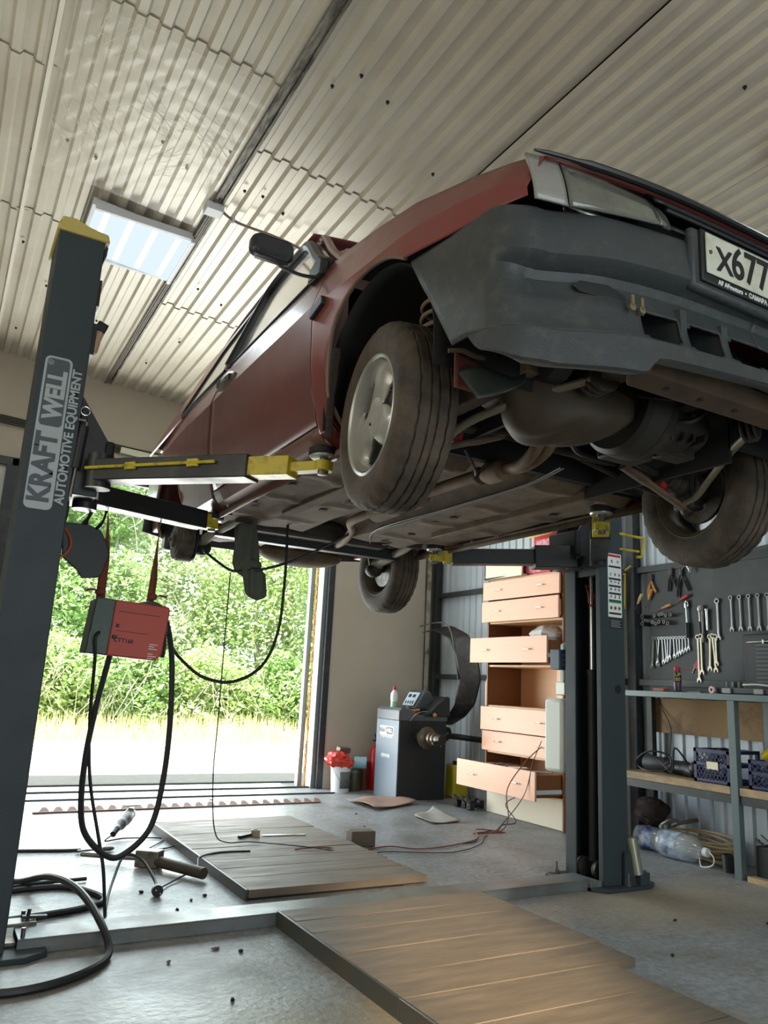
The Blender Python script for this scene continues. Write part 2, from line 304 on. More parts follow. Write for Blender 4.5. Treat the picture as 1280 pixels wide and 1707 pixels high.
# pale strip and cable run over the gateway
tag(B().bar((1.2, DY - .03, 2.985), (3.3, DY - .03, 2.86), .05, .055).build('lamp_batten', mk('pale_batten', srgb(216, 222, 196), .4)), 'pale straight batten mounted above the open gateway', 'lamp fitting')
b = B()
for k in range(5):
    z = 3.06 - k * .017; b.tube([(-1.2, DY - .02, z + .1), (.5, DY - .02 - .004 * k, z + .03), (1.2, DY - .02, z - .03), (2.2, DY - .02, z - .06 - .01 * k), (4.5, DY - .02, z - .17)], .006, 6, 6)
tag(b.build('cable_bundle', m_cable), 'bundle of black cables running across the plaster above the gateway', 'cable', None)
# ---- LED panels
m_ledframe = mk('white_lamp_frame', srgb(205, 208, 210), .5)
m_diff = glow('diffuser_glow', (.80, .93, 1, 1), 1.0); m_tube = glow('tube_glow', (.9, .97, 1, 1), 5)
def panel(x, y, label):
    z = czc(x, y) - .012; t = thing('led_panel_lamp', label, 'ceiling lamp', (x, y, z), 'square LED ceiling panels')
    fr = B(); 
    for (cx, cy, sx, sy) in ((-.29, 0, .02, .6), (.29, 0, .02, .6), (0, -.29, .56, .02), (0, .29, .56, .02)): fr.box((x + cx, y + cy, z - .02 - .07 * cx), (sx, sy, .045))
    fr.box((x, y, z + .0), (.58, .58, .012), rot=(0, atan2(.07, 1), 0)); fr.build('lamp_frame', m_ledframe, t)
    B().box((x, y, z - .026), (.56, .56, .006), rot=(0, atan2(.07, 1), 0)).build('diffuser', m_diff, t)
    for k in range(4):
        dx = -.21 + .14 * k; B().box((x + dx, y, z - .031 - .07 * dx), (.032, .5, .006), rot=(0, atan2(.07, 1), 0)).build('light_strip', m_tube, t, bevel=.002)
    light('ceiling_area_light', 'AREA', (x, y, z - .06), 19, (.82, .93, 1), shape='RECTANGLE', size=.56, size_y=.56)
    return t
panel(.70, 4.58, 'square LED panel glowing with four tubes, beside the top of the left lift column')
panel(3.24, 1.50, 'square LED panel over the front of the raised car, cut off by the picture edge')
light('ceiling_area_light', 'AREA', (3.1, 5.6, 3.3), 14, (.85, .94, 1), shape='RECTANGLE', size=.56, size_y=.56)  # area light alone, no panel is modelled here
# junction box + rigid conduit hanging to the right
t = thing('junction_box', 'white junction box on the ceiling seam with a bare conduit running off it', 'electrical box', (1.0, 3.95, czc(1.0, 3.95)))
B().box((1.0, 3.93, czc(1, 3.93) - .025), (.10, .09, .045)).build('box_body', m_ledframe, t, bevel=.006)
pts = [(1.04, 3.93, 3.62), (1.15, 3.94, 3.585), (1.4, 3.9, 3.55), (1.75, 3.9, 3.5), (2.2, 3.9, 3.47)]
B().tube(pts, .008, 8, 5).build('conduit', mk('conduit_grey', srgb(128, 116, 104), .5), t)
b = B()
for x in (1.12, 1.62): b.box((x, 3.93, czc(x, 3.93) - .03), (.012, .02, .06))
b.each('conduit_clip', m_ledframe, t)
b = B()
for k in range(3): b.tube([(.985 + k * .014, 3.9, 3.6), (.99 + k * .012, 4.4, 3.605), (.985 + k * .014, 5.2, 3.60), (.99 + k * .01, 7.0, 3.585)], .005, 6, 4)
tag(b.build('ceiling_cable', mk('grey_cable', srgb(120, 112, 100), .6)), 'grey cables clipped along the dirty ceiling seam behind the junction box', 'cable')
# clear plastic film wrinkled over the sheets by the left lamp
m_film = mk('clear_wrinkled_film', srgb(238, 236, 224), .16, 0, .02, 4, bump=.6, bscale=16, alpha=.16, spec=.9)
def fz(u, v):
    x = .10 + .86 * u; y = 2.93 + 1.25 * v; return (x, y, czc(x, y) - .010 - .006 * abs(sin(x * 31 + y * 17)) * abs(cos(y * 23)))
rnd = random.Random(21); b = B()
for (cx_, cy_, ang) in ((.22, 3.75, 1.2), (.35, 3.55, 1.0), (.66, 3.72, 2.3), (.80, 3.35, .5), (.88, 3.6, 1.4), (.30, 3.05, 1.7), (.58, 3.40, .6)):
    for k in range(13):
        a = ang + rnd.uniform(-.45, .45); L_ = rnd.uniform(.05, .24); x = cx_ + rnd.uniform(-.09, .09); y = cy_ + rnd.uniform(-.12, .12); q = []
        for j in range(5):
            xx = min(.95, max(.11, x + L_ * (j / 4 - .5) * cos(a) + rnd.uniform(-.006, .006))); yy = y + L_ * (j / 4 - .5) * sin(a) + rnd.uniform(-.006, .006); q.append((xx, yy, czc(xx, yy) - .014))
        b.tube(q, .0011, 4)
film = B().grid(70, 90, fz).build('plastic_film', m_film, fix=False); cr = b.build('film_crease_glints', mk('white_crease_glint', srgb(236, 232, 216), .3), film, fix=False); cr['kind'] = 'stuff'  # white threads drawn as the highlights along the film's wrinkles
tag(film, 'clear wrinkled plastic film stuck under the ceiling sheets next to the left lamp', 'plastic film')

# ================================================================== OUTSIDE
m_grav = mk('sunlit_gravel', srgb(158, 154, 146), .9, 0, .25, 14, bump=.4, bscale=40)
struct(B().add([(-30, 7.6, -.06), (40, 7.6, -.06), (40, 12.2, -.03), (-30, 12.2, -.03)], [(0, 1, 2, 3)]).build('ground', m_grav, fix=False))
m_lawn = mk('bright_grass_ground', srgb(180, 184, 130), .9, 0, .3, 6, bump=.3, bscale=30)
struct(B().add([(-30, 12.2, -.03), (40, 12.2, -.03), (40, 40, .25), (-30, 40, .25)], [(0, 1, 2, 3)]).build('ground', m_lawn, fix=False))
def leafmat(nm, c, c2):
    m = mk(nm, c, .6, 0, .35, 1.5, dirt=c2, damt=.5, dscale=2.5)
    m.node_tree.nodes['Principled BSDF'].inputs['Subsurface Weight'].default_value = 0
    nt = m.node_tree; p = nt.nodes['Principled BSDF']; tr = nt.nodes.new('ShaderNodeBsdfTranslucent'); ms = nt.nodes.new('ShaderNodeMixShader'); ms.inputs[0].default_value = .35
    src = p.inputs['Base Color'].links[0].from_socket; nt.links.new(src, tr.inputs[0]); nt.links.new(p.outputs[0], ms.inputs[1]); nt.links.new(tr.outputs[0], ms.inputs[2]); nt.links.new(ms.outputs[0], nt.nodes['Material Output'].inputs[0]); return m
m_lf = [leafmat('leaf_mid', srgb(150, 176, 112), srgb(180, 198, 140)), leafmat('leaf_pale', srgb(176, 194, 150), srgb(202, 212, 176)), leafmat('leaf_deep', srgb(128, 164, 100), srgb(158, 184, 124))]
m_bark = mk('grey_bark', srgb(150, 146, 130), .8)
def tree(x, y, h, r, n, seed, mi, label, cat='tree', name='tree', z0=0, grp='trees beyond the gravel yard', ls=1.0):
    rnd = random.Random(seed); t = thing(name, label, cat, (x, y, z0), grp)
    b = B()
    blobs = [(x + rnd.uniform(-.6, .6) * r, y + rnd.uniform(-.4, .4) * r, z0 + h * (.12 + .8 * k / 9), r * rnd.uniform(.5, .85) * (1 - .35 * (k / 9) ** 2)) for k in range(10)]
    for i in range(n):
        bx, by, bz, br = blobs[i % 10]; th = rnd.uniform(0, 2 * pi); cz = rnd.uniform(-1, 1); rr = br * rnd.uniform(.7, 1.05); sq = sqrt(1 - cz * cz)
        c = Vector((bx + rr * sq * cos(th), by + rr * sq * sin(th), bz + rr * cz * .9)); c.z = max(c.z, z0 + .05)
        a = Vector((rnd.uniform(-1, 1), rnd.uniform(-1, 1), rnd.uniform(-.6, .6))).normalized(); d = a.cross(Vector((rnd.uniform(-1, 1), rnd.uniform(-1, 1), rnd.uniform(-1, 1)))).normalized()
        s1 = rnd.uniform(.035, .085); s2 = s1 * rnd.uniform(.3, .55)
        b.add([c - a * s1, c + d * s2, c + a * s1, c - d * s2], [(0, 1, 2, 3)])
    b.build('leaves', m_lf[mi], t, fix=False, smoothang=0)
    tb = B()
    for k in range(4): tb.tube([(x + (k - 1.5) * .12, y, z0), (x + (k - 1.5) * .3 + rnd.uniform(-.3, .3), y + rnd.uniform(-.3, .3), z0 + h * .4), (x + (k - 1.5) * .5 + rnd.uniform(-.5, .5), y + rnd.uniform(-.4, .4), z0 + h * .85)], [.07, .03, .012], 6, 3)
    for k in range(26):
        q = Vector((x + rnd.uniform(-.7, .7) * r, y - r * rnd.uniform(.5, .95), z0 + h * rnd.uniform(.25, .8))); tb.tube([q, q + Vector((rnd.uniform(-.3, .3), rnd.uniform(-.1, .1), rnd.uniform(-.35, .35))), q + Vector((rnd.uniform(-.5, .5), 0, -rnd.uniform(.3, .7)))], .006, 4, 2)
    tb.build('branches', m_bark, t, fix=False)
    return t
TL = [(2.2, 16.2, 6.4, 1.7, 2, 'broad leafy tree seen just right of the left lift column'), (4.4, 17.0, 7.0, 1.8, 1, 'pale green tree right behind the hanging welding machine'), (6.7, 16.6, 6.8, 1.9, 0, 'mid green tree seen behind the dangling rag and cables'), (8.9, 17.2, 7.0, 1.9, 1, 'pale tree with bare twigs seen near the gateway jamb'), (0.0, 17.2, 7.0, 1.9, 0, 'leafy tree seen past the far side of the left lift column'), (11.0, 17.5, 7.0, 1.9, 2, 'tree at the edge of the woods hidden mostly by the gateway jamb')]
for i, a in enumerate(TL): tree(a[0], a[1], a[2], a[3], 26000, 11 + i, a[4], a[5])
for i, (x, y, lb) in enumerate([(3.2, 19.5, 'darker tree filling the gap above the low bushes on the left'), (6.0, 20, 'darker tree filling the gap in the middle of the woods'), (9.5, 20.4, 'darker tree in the second row near the gateway jamb'), (0.5, 20, 'darker tree in the second row at the edge of the gateway')]): tree(x, y, 9, 2.6, 12000, 60 + i, 2, lb)
for i, (x, y, h, mi, lb) in enumerate([(3.0, 14.6, 1.5, 2, 'low deep green bush under the trees left of the hanging cables'), (4.7, 14.9, 1.3, 0, 'low bush under the trees behind the thick hanging cable'), (6.4, 14.6, 1.4, 2, 'low dark bush beside the gateway jamb'), (8.1, 15, 1.5, 0, 'low bush at the edge of the woods near the jamb'), (1.6, 14.5, 1.5, 0, 'low leafy bush beside the left lift column')]): tree(x, y, h, .95, 7000, 30 + i, mi, lb, 'bush', 'bush', 0, 'low bushes in front of the trees')
b = B(); rnd = random.Random(3)
for i in range(9000):
    x = rnd.uniform(-1, 10.5); y = rnd.uniform(12.0, 14.6); h = rnd.uniform(.1, .42) * (.45 + (y - 12) / 3); dx = rnd.uniform(-.08, .08); w2 = rnd.uniform(.006, .014)
    b.add([(x - w2, y, 0), (x + w2, y, 0), (x + dx, y + rnd.uniform(-.05, .05), h)], [(0, 1, 2)])
g = b.build('grass', leafmat('dry_grass', srgb(190, 194, 140), srgb(212, 206, 166)), fix=False, smoothang=0); tag(g, 'tall yellow-green grass along the edge of the sunlit gravel yard', 'grass'); g['kind'] = 'stuff'
# gateway sill: two steel rails in the floor and a rusty tread strip
b = B().b2((-.6, 6.78, .0), (3.45, 6.80, .012)).b2((-.6, 7.18, .0), (3.45, 7.205, .014)).b2((-.6, 7.56, .0), (3.45, 7.6, .012))
struct(b.build('trim_8', mk('dark_sill_rail', srgb(70, 76, 80), .5, .3)))
b = B().bar((.78, 6.22, .006), (3.07, 6.30, .006), .03, .010)
for k in range(24):
    f = (k + .4) / 24; x = .78 + 2.29 * f; y = 6.22 + .08 * f; b.add([(x, y, .012), (x + .075, y + .01, .012), (x + .06, y + .075, .03), (x + .03, y + .075, .03)], [(0, 1, 2, 3), (3, 2, 1, 0)])
tag(b.build('tread_strip', mk('rusty_strip', srgb(128, 100, 84), .7, .2, .3, 20)), 'long rusty toothed metal strip lying across the floor before the gateway', 'metal strip')
# ================================================================== CAR  (local axes: x across, y to its tail, z up; origin on the front wheel line)
def interp(tab, x):
    if x <= tab[0][0]: return tab[0][1]
    for (a, b), (c, d) in zip(tab, tab[1:]):
        if x <= c: return b + (d - b) * (x - a) / (c - a)
    return tab[-1][1]
CAR = thing('car', 'dusty dark red three-door hatchback raised on the two-post lift, one rear wheel removed', 'car', (1.80, 1.91, 1.803), rot=(0, 0, radians(-.6)))
def cpart(b, name, m, parent=None, **k): return b.build(name, m, parent or CAR, world=False, **k)
m_glass = mk('side_glass', srgb(196, 192, 178), .08, .75, .02, 3, spec=1.0, alpha=.85, coat=.5)  # cream metallic base puts the ceiling's reflection into the glass colour
m_rubtrim = mk('black_window_trim', srgb(22, 23, 24), .4)
def yfront(lx): return -.745 + .06 * min(1, abs(lx) / .76) ** 3
ARCH = [(-.222, .385), (-.15, .425), (-.078, .447), (.02, .456), (.112, .441), (.18, .41), (.231, .373), (.262, .31), (.285, .222), (.297, .12), (.302, .0), (.303, -.02)]
RARCH = [(2.14, .0), (2.15, .12), (2.19, .24), (2.28, .33), (2.40, .37), (2.55, .37), (2.68, .31), (2.76, .22), (2.80, .1), (2.81, .02)]
def zbot(y):
    if y < -.222: return interp([(-.70, .333), (-.45, .350), (-.222, .385)], y)
    if y <= .303: return interp(ARCH, y)
    if 2.14 <= y <= 2.81: return interp(RARCH, y)
    if y > 2.81: return interp([(2.81, .05), (3.2, .12)], y)
    return 0.0
def ztop(y): return interp([(-.70, .455), (-.645, .475), (-.48, .522), (-.186, .600), (.03, .642), (.27, .678), (.45, .690), (1.05, .697), (1.57, .695), (2.29, .672), (2.9, .64), (3.2, .60)], y)
def zcrease(y): return interp([(-.70, .350), (-.62, .395), (-.45, .425), (-.29, .450), (.10, .480), (.43, .512), (1.18, .514), (2.45, .508), (3.2, .47)], y)
def halfw(y, z):
    zc = zcrease(y); zt = ztop(y)
    prof = [(-.02, .690), (.012, .692), (.02, .742), (.05, .765), (.12, .785), (.172, .792), (.185, .802), (.3, .815), (zc - .01, .822), (zc, .823)]
    if z <= zc: w_ = interp(prof, z)
    else: w_ = .823 - .058 * ((z - zc) / max(.01, zt - zc))
    w_ *= interp([(-.70, .925), (-.60, .958), (-.45, .98), (-.2, 1), (2.2, 1), (2.8, .975), (3.2, .92)], y)
    return w_
ys = []
y = -.69
while y < 3.2:
    ys.append(y); y += .02 if (-.7 < y < .24 or 2.1 < y < 2.9) else .05
ys += [.24, .2505, .262, .27, .285, .291, .297, .3, .303, .3035, 2.1395, 2.14, 2.15, 2.81, 2.8105, 3.2, .412, -.222, -.2215]
ys = sorted(set(round(v, 4) for v in ys)); ys = [v for v in ys if v <= 3.2]
NR = 16
def skin(y0, y1, sgn, mat_, name, zlo=None):
    b = B(); Y = [v for v in ys if y0 - 1e-4 <= v <= y1 + 1e-4]; vs = []
    for v in Y:
        zb = zbot(v) if zlo is None else max(zbot(v), zlo); zc = zcrease(v); zt = ztop(v)
        zl = [zb + (zc - zb) * k / (NR - 5) for k in range(NR - 4)] + [zc + (zt - zc) * k / 4 for k in range(1, 5)]
        if zb >= zc: zl = [zb + (zt - zb) * k / (NR - 1) for k in range(NR)]
        vs += [(sgn * halfw(v, z), v, z) for z in zl]
    n = NR; b.add(vs, [(i * n + k, i * n + k + 1, (i + 1) * n + k + 1, (i + 1) * n + k) for i in range(len(Y) - 1) for k in range(n - 1)])
    return cpart(b, name, mat_, smoothang=14, solid=.004)
ys = sorted(ys + [.408, .414, .418, 1.598, 1.602, 1.61])
for sgn in (-1, 1):
    skin(-.69, .408, sgn, m_redf, 'front_fender')
    skin(.414, 1.598, sgn, m_red, 'door', zlo=.075)
    skin(1.61, 3.2, sgn, m_red, 'rear_quarter')
    b = B()      # sill
    vs = []; Y = [.408 + (1.61 - .408) * k / 12 for k in range(13)]; zz = [0, .012, .02, .045, .068]
    for v in Y: vs += [(sgn * halfw(v, z), v, z) for z in zz]
    b.add(vs, [(i * 5 + k, i * 5 + k + 1, i * 5 + k + 6, i * 5 + k + 5) for i in range(12) for k in range(4)])
    b.add([(sgn * (.69 + dx), v, z) for v in (.303, 2.14) for dx, z in ((0, 0), (0, -.025), (.006, -.025), (.006, .0))], [(0, 1, 5, 4), (1, 2, 6, 5), (2, 3, 7, 6)])
    cpart(b, 'sill', m_redlow if sgn < 0 else m_under, smoothang=20, solid=.003)
    # wheel-arch lips
    b = B(); b.tube([(sgn * (halfw(a, z) - .004), a, z + .003) for a, z in ARCH[:-1]], .008, 6, 3); b.tube([(sgn * (halfw(a, z) - .004), a, z) for a, z in RARCH], .008, 6, 3)
    b.each('arch_lip', mk('dusty_arch_lip', srgb(120, 100, 84), .7), CAR, world=False)
    # greenhouse: door frame, glass
    def gx(z): return sgn * (.768 - (z - .69) * .34)
    def P3(y_, z_, off=0): return (gx(z_) + sgn * off, y_, z_)
    glass = [(.50, .70), (1.53, .70), (1.44, .98), (1.36, 1.06), (1.05, 1.075), (.93, 1.04), (.62, .80)]
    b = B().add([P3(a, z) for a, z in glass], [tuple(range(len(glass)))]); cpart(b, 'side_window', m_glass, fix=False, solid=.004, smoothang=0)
    b = B().tube([P3(a, z, .004) for a, z in [(.43, .70), (.62, .83), (.93, 1.075), (1.07, 1.108), (1.37, 1.092), (1.46, 1.0), (1.565, .70)]], .027, 8, 4, flat=1.0); cpart(b, 'window_frame', m_rubtrim)
    b = B().tube([P3(a, z, .0) for a, z in [(.44, .698), (1.56, .700)]], .009, 6); cpart(b, 'window_frame', m_rubtrim)
    q = [(1.64, .70), (2.42, .69), (2.38, .74), (2.0, .96), (1.62, 1.05), (1.56, 1.02)]
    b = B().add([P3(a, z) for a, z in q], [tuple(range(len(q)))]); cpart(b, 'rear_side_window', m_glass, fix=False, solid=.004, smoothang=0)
    b = B().tube([P3(a, z, .003) for a, z in q], .009, 6, 1, closed=True); cpart(b, 'window_frame', m_rubtrim)
    # pillars and roof rail in body colour
    b = B().tube([P3(a, z, -.030) for a, z in [(.36, .69), (.60, .87), (.90, 1.115), (1.08, 1.15), (1.7, 1.14), (2.3, 1.05), (2.75, .82), (3.0, .64)]], .018, 8, 4); b.tube([P3(1.60, .69, -.01), P3(1.5, 1.1, -.01)], .026, 8)
    cpart(b, 'roof_rail', m_red)
    b = B().add([P3(a, z, -.006) for a, z in [(2.45, .68), (3.1, .60), (2.85, .75), (2.3, 1.05), (1.62, 1.12), (1.66, 1.06), (2.02, .97)]], [tuple(range(7))]); cpart(b, 'rear_pillar', m_red, fix=False, solid=.01, smoothang=0)
# door handle, side repeater (seen side and its twin)
for sgn in (-1, 1):
    b = B().grid(14, 8, lambda u, v: (sgn * (.812 + .018 * sin(pi * u) * sin(pi * v)), 1.30 + .26 * u, .545 + .058 * (v - .5) * (.5 + .5 * sin(pi * u)) * 1.6 + .03 * u))
    h = cpart(b, 'door_handle', mk('grey_handle', srgb(96, 84, 78), .4), solid=.012); cpart(B().box((sgn * .828, 1.37, .556), (.012, .07, .03)).box((sgn * .828, 1.50, .572), (.012, .05, .028)), 'handle_recess', m_ink, h)
    b = B().prism([(.302, .470), (.40, .448), (.408, .462), (.395, .492), (.310, .505), (.300, .49)], .02, lambda u, v, t: (sgn * (.815 + t * 1.2), u, v)); cpart(b, 'side_repeater', m_dark, bevel=.004)
# mirrors
for sgn in (-1, 1):
    mr = cpart(B().prism(rrect(-.084, .084, -.042, .042, .030), .055, lambda u, v, t: (sgn * .945 + u, .52 + t + .012 * (u / .084) ** 2, .765 + v)), 'side_mirror', mk('mirror_shell', srgb(40, 42, 44), .45), bevel=.016)
    cpart(B().tube([(sgn * .92, .545, .735), (sgn * .91, .54, .700), (sgn * .84, .50, .668), (sgn * .79, .475, .665)], .007, 8, 4), 'mirror_stem', m_dark, mr)
    cpart(B().prism([(.43, .655), (.55, .665), (.53, .715), (.46, .745), (.42, .715)], .035, lambda u, v, t: (sgn * (.765 + t), u, v)), 'mirror_base', m_dark, mr, bevel=.008)
# hood, roof, windscreen, rear
def hz(u, v):
    y0 = v; x = (u * 2 - 1)
    yy = yfront(x * .745) * (1 - v) + .42 * v; zt = ztop(max(yy, -.69)); return (x * (halfw(max(yy, -.69), zt) - .004), yy, zt + .034 * (1 - x * x) * (0.25 + .75 * min(1, v * 3)))
cpart(B().grid(40, 24, hz), 'hood', m_redf, solid=.006)
cpart(B().tube([(x / 20 * .745, yfront(x / 20 * .745) - .004, .461 + .008 * (1 - (x / 20) ** 2)) for x in range(-20, 21)], [.003] + [.006] * 3 + [.010] * 33 + [.006] * 3 + [.003], 8), 'hood_edge_seal', m_rubtrim)
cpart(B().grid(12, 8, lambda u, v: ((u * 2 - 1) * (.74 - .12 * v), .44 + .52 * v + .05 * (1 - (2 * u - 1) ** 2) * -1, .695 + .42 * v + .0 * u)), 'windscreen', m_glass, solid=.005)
cpart(B().grid(14, 16, lambda u, v: ((u * 2 - 1) * .625, .95 + 1.5 * v, 1.155 + .055 * (1 - (2 * u - 1) ** 2) - .12 * v ** 3)), 'roof', m_red, solid=.006)
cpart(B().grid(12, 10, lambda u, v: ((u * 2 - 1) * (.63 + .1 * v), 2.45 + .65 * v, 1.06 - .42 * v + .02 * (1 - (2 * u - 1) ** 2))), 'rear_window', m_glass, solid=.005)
cpart(B().grid(12, 10, lambda u, v: ((u * 2 - 1) * (.74), 3.08 + .12 * (1 - v), .62 - .5 * (1 - v))), 'tailgate', m_red, solid=.006)
cpart(B().grid(24, 6, lambda u, v: ((u * 2 - 1) * .80 * 1.0, 3.0 + .25 * (1 - abs(2 * u - 1) ** 4), .08 + .22 * v)), 'rear_bumper', m_bumper, solid=.01)
# cowl corner with dust (visible behind the fender top)
cpart(B().tube([(-.70, .40, .70), (-.68, .44, .76), (-.66, .50, .80), (-.66, .62, .85)], [.03, .035, .03, .02], 10, 3), 'cowl_corner', mk('dusty_cowl', srgb(160, 120, 104), .7))
# headlights, indicators, grille
m_lens = mk('clouded_headlight_glass', srgb(120, 122, 112), .12, 0, .15, 6, dirt=srgb(70, 72, 64), damt=.5, dscale=6, coat=1, bump=.06, bscale=20, sharp=.25)
nt = m_lens.node_tree; p = nt.nodes['Principled BSDF']
m_ind = mk('ribbed_clear_lens', srgb(140, 141, 134), .25, 0, .1, 200, coat=.8, stretch=(1, 1, 1), bump=.3, bscale=160)
def front_band(x0, x1, zb0, zb1, zt0, zt1, off, mat_, name, parent=None, n=16, lean=.02):
    b = B().grid(n, 6, lambda u, v: ((lambda X, Z: (X, yfront(X) + off + lean * (v - .5) * 2 + .02 * (1 - sin(pi * min(1, max(0, v)))) * .3, Z))(x0 + (x1 - x0) * u, (zb0 + (zb1 - zb0) * u) * (1 - v) + (zt0 + (zt1 - zt0) * u) * v)))
    return cpart(b, name, mat_, parent, solid=.006)
front_band(-.40, .40, .425, .425, .468, .468, .004, m_rubtrim, 'hood_lower_panel', None, 30)
cpart(B().grid(30, 12, lambda u, v: (lambda q: (q[0] * .985, q[1] + .008, q[2] - .014))(hz(u, v))), 'hood_liner', m_liner)
for sg in (-1, 1):
    hl = front_band(sg * .664, sg * .398, .322, .352, .468, .446, -.006, m_lens, 'headlight')
    front_band(sg * .398, sg * .372, .352, .356, .446, .406, -.006, m_lens, 'headlight_corner', hl, 4)
    front_band(sg * .752, sg * .668, .322, .322, .466, .468, -.004, m_ind, 'indicator', hl, 8)
    cpart(B().ell((sg * .52, -.655, .395), (.10, .04, .052), 18, 10), 'reflector', m_chrome, hl)
cpart(B().box((0, -.64, .40), (1.16, .05, .12)), 'grille_backing', m_ink)
front_band(-.355, .355, .362, .362, .402, .402, .004, m_dark, 'grille', None, 16)
b = B()
for k in range(2): b.tube([(x / 10 * .36, yfront(x / 10 * .36) - .006, .415 + .014 * k) for x in range(-10, 11)], .006, 6)
b.each('grille_bar', m_dark, CAR, world=False)
front_band(-.385, -.358, .352, .352, .44, .44, -.002, m_bumper, 'grille_cheek', None, 3); front_band(.358, .385, .352, .352, .44, .44, -.002, m_bumper, 'grille_cheek', None, 3)
# front bumper
TT = [1.0, .985, .95, .80, .66, .62, .585, .55, .48, .40, .315, .30, .26, .20, .14, .075, .05, .0]
OFF = {1.0: -.035, .985: -.006, .95: .0, .80: .003, .66: .010, .62: .010, .585: -.004, .55: -.036, .48: -.046, .40: -.040, .315: -.030, .30: -.027, .26: -.025, .20: -.022, .14: -.018, .075: -.012, .05: -.008, .0: -.004}
def bpath(s_, t):        # s 0..1 from the wheel arch round the corner to the middle
    zr = .04 + .345 * t; yr = -.222 - .233 * (1 - t)
    if s_ < .35:
        f = s_ / .35; x = -.805 + .0 * f; y_ = yr + (-.60 - yr) * f; n_ = (-1, 0)
        x = -.800 - .006 * sin(pi * f * .5)
    elif s_ < .5:
        a = (s_ - .35) / .15 * pi / 2; x = -.700 - .106 * cos(a); y_ = -.60 - .085 * sin(a); n_ = (-cos(a), -sin(a))
    else:
        f = (s_ - .5) / .5; x = -.70 + .70 * f; y_ = yfront(x) * 1.0 - .012 + .0; y_ = -.685 * (1 - min(1, f * 4)) ** 2 + (yfront(x) - .008) * (1 - (1 - min(1, f * 4)) ** 2); n_ = (0, -1)
    return x, y_, n_
def bz(s_, t):
    zt_ = interp([(0, .385), (.2, .352), (.35, .336), (.43, .326), (.5, .326), (.62, .338), (.78, .352), (1, .356)], s_)
    zb_ = interp([(0, .036), (.2, .03), (.33, .010), (.45, .006), (.5, .008), (.7, .036), (1, .054)], s_)
    return zb_ + (zt_ - zb_) * t
SS = sorted(set([k / 35 * .35 for k in range(0, 36, 3)] + [.35 + .15 * k / 12 for k in range(13)] + [.5 + .5 * k / 50 for k in range(51)]))
def hole(x, t):
    if not (.05 < t < .30): return False
    x = abs(x)
    for a, c in ((.435, .305), (.280, .15), (.125, 0)):
        if c <= x <= a:
            if t < .075 and (x > a - .02 or x < c + .012): return False
            if t > .26 and x > a - .014: return False
            return True
    return False
for sg in (-1, 1):
    b = B(); vs = []
    for s_ in SS:
        for t in TT:
            x, y_, n_ = bpath(s_, t); f = interp([(0, .06), (.36, .10), (.46, 1), (1, 1)], s_); o = OFF[t] * f if t < .9 else OFF[t]
            if t >= .985: o = OFF[t]
            vs.append((-sg * (x + n_[0] * o) * -1 * -1 if False else (x + n_[0] * o) * (1 if sg < 0 else -1), y_ + n_[1] * o, bz(s_, t)))
    n = len(TT); fs = []
    for i in range(len(SS) - 1):
        for k in range(n - 1):
            xm = bpath((SS[i] + SS[i + 1]) / 2, .3)[0]
            if SS[i] > .5 and hole(xm, (TT[k] + TT[k + 1]) / 2): continue
            fs.append((i * n + k, i * n + k + 1, (i + 1) * n + k + 1, (i + 1) * n + k))
    b.add(vs, fs); cpart(b, 'front_bumper', m_bumper, smoothang=28, solid=.006)
    # spoiler lip
    b = B(); vs = []; S2 = [.24 + (1 - .24) * k / 60 for k in range(61)]
    for s_ in S2:
        x, y_, n_ = bpath(s_, .02); h = interp([(.24, .003), (.36, .045), (.44, .080), (.58, .086), (.66, .088), (.675, .084), (.69, .050), (.72, .046), (1, .038)], s_)
        z0_ = bz(s_, 0)
        for o, dz in ((-.02, .008), (.010, .004), (.020, -.002), (.026, -h), (.016, -h - .004), (-.03, -h + .01)): vs.append(((x + n_[0] * o) * (1 if sg < 0 else -1), y_ + n_[1] * o, z0_ + dz))
    b.add(vs, [(i * 6 + k, i * 6 + k + 1, i * 6 + k + 7, i * 6 + k + 6) for i in range(60) for k in range(5)]); cpart(b, 'spoiler_lip', m_bumper, smoothang=30)
    for c in (.137, .292):
        b = B().add([(sg * (c + .01), -.73, .065), (sg * (c + .01), -.60, .05), (sg * (c + .05), -.60, .18), (sg * (c + .012), -.73, .165), (sg * (c - .01), -.73, .065), (sg * (c - .01), -.60, .05), (sg * (c + .03), -.60, .18), (sg * (c - .012), -.73, .165)], [(0, 1, 2, 3), (4, 7, 6, 5), (0, 3, 7, 4), (0, 4, 5, 1), (3, 2, 6, 7)])
        cpart(b, 'bumper_rib', m_bumper)
    # slot recess with drooping bracket eyes
    cpart(B().prism([(-.62, .150), (-.60, .168), (-.52, .176), (-.47, .160), (-.455, .140), (-.53, .138), (-.60, .14)], .004, lambda u, v, t: (u * -sg * 1.0 if sg > 0 else u, yfront(u) + .030 - t, v)), 'bumper_slot', m_ink)
for x in (-.475, -.443): cpart(B().lathe((x, -.732, .118), (0, -1, 0), [(0, .010), (.004, .010)], 12).box((x, -.734, .134), (.010, .004, .03)), 'hook_eye', mk('aged_brass', srgb(140, 126, 96), .4, .6))
cpart(B().box((0, -.60, .10), (1.2, .02, .18)), 'bumper_backing', m_ink)
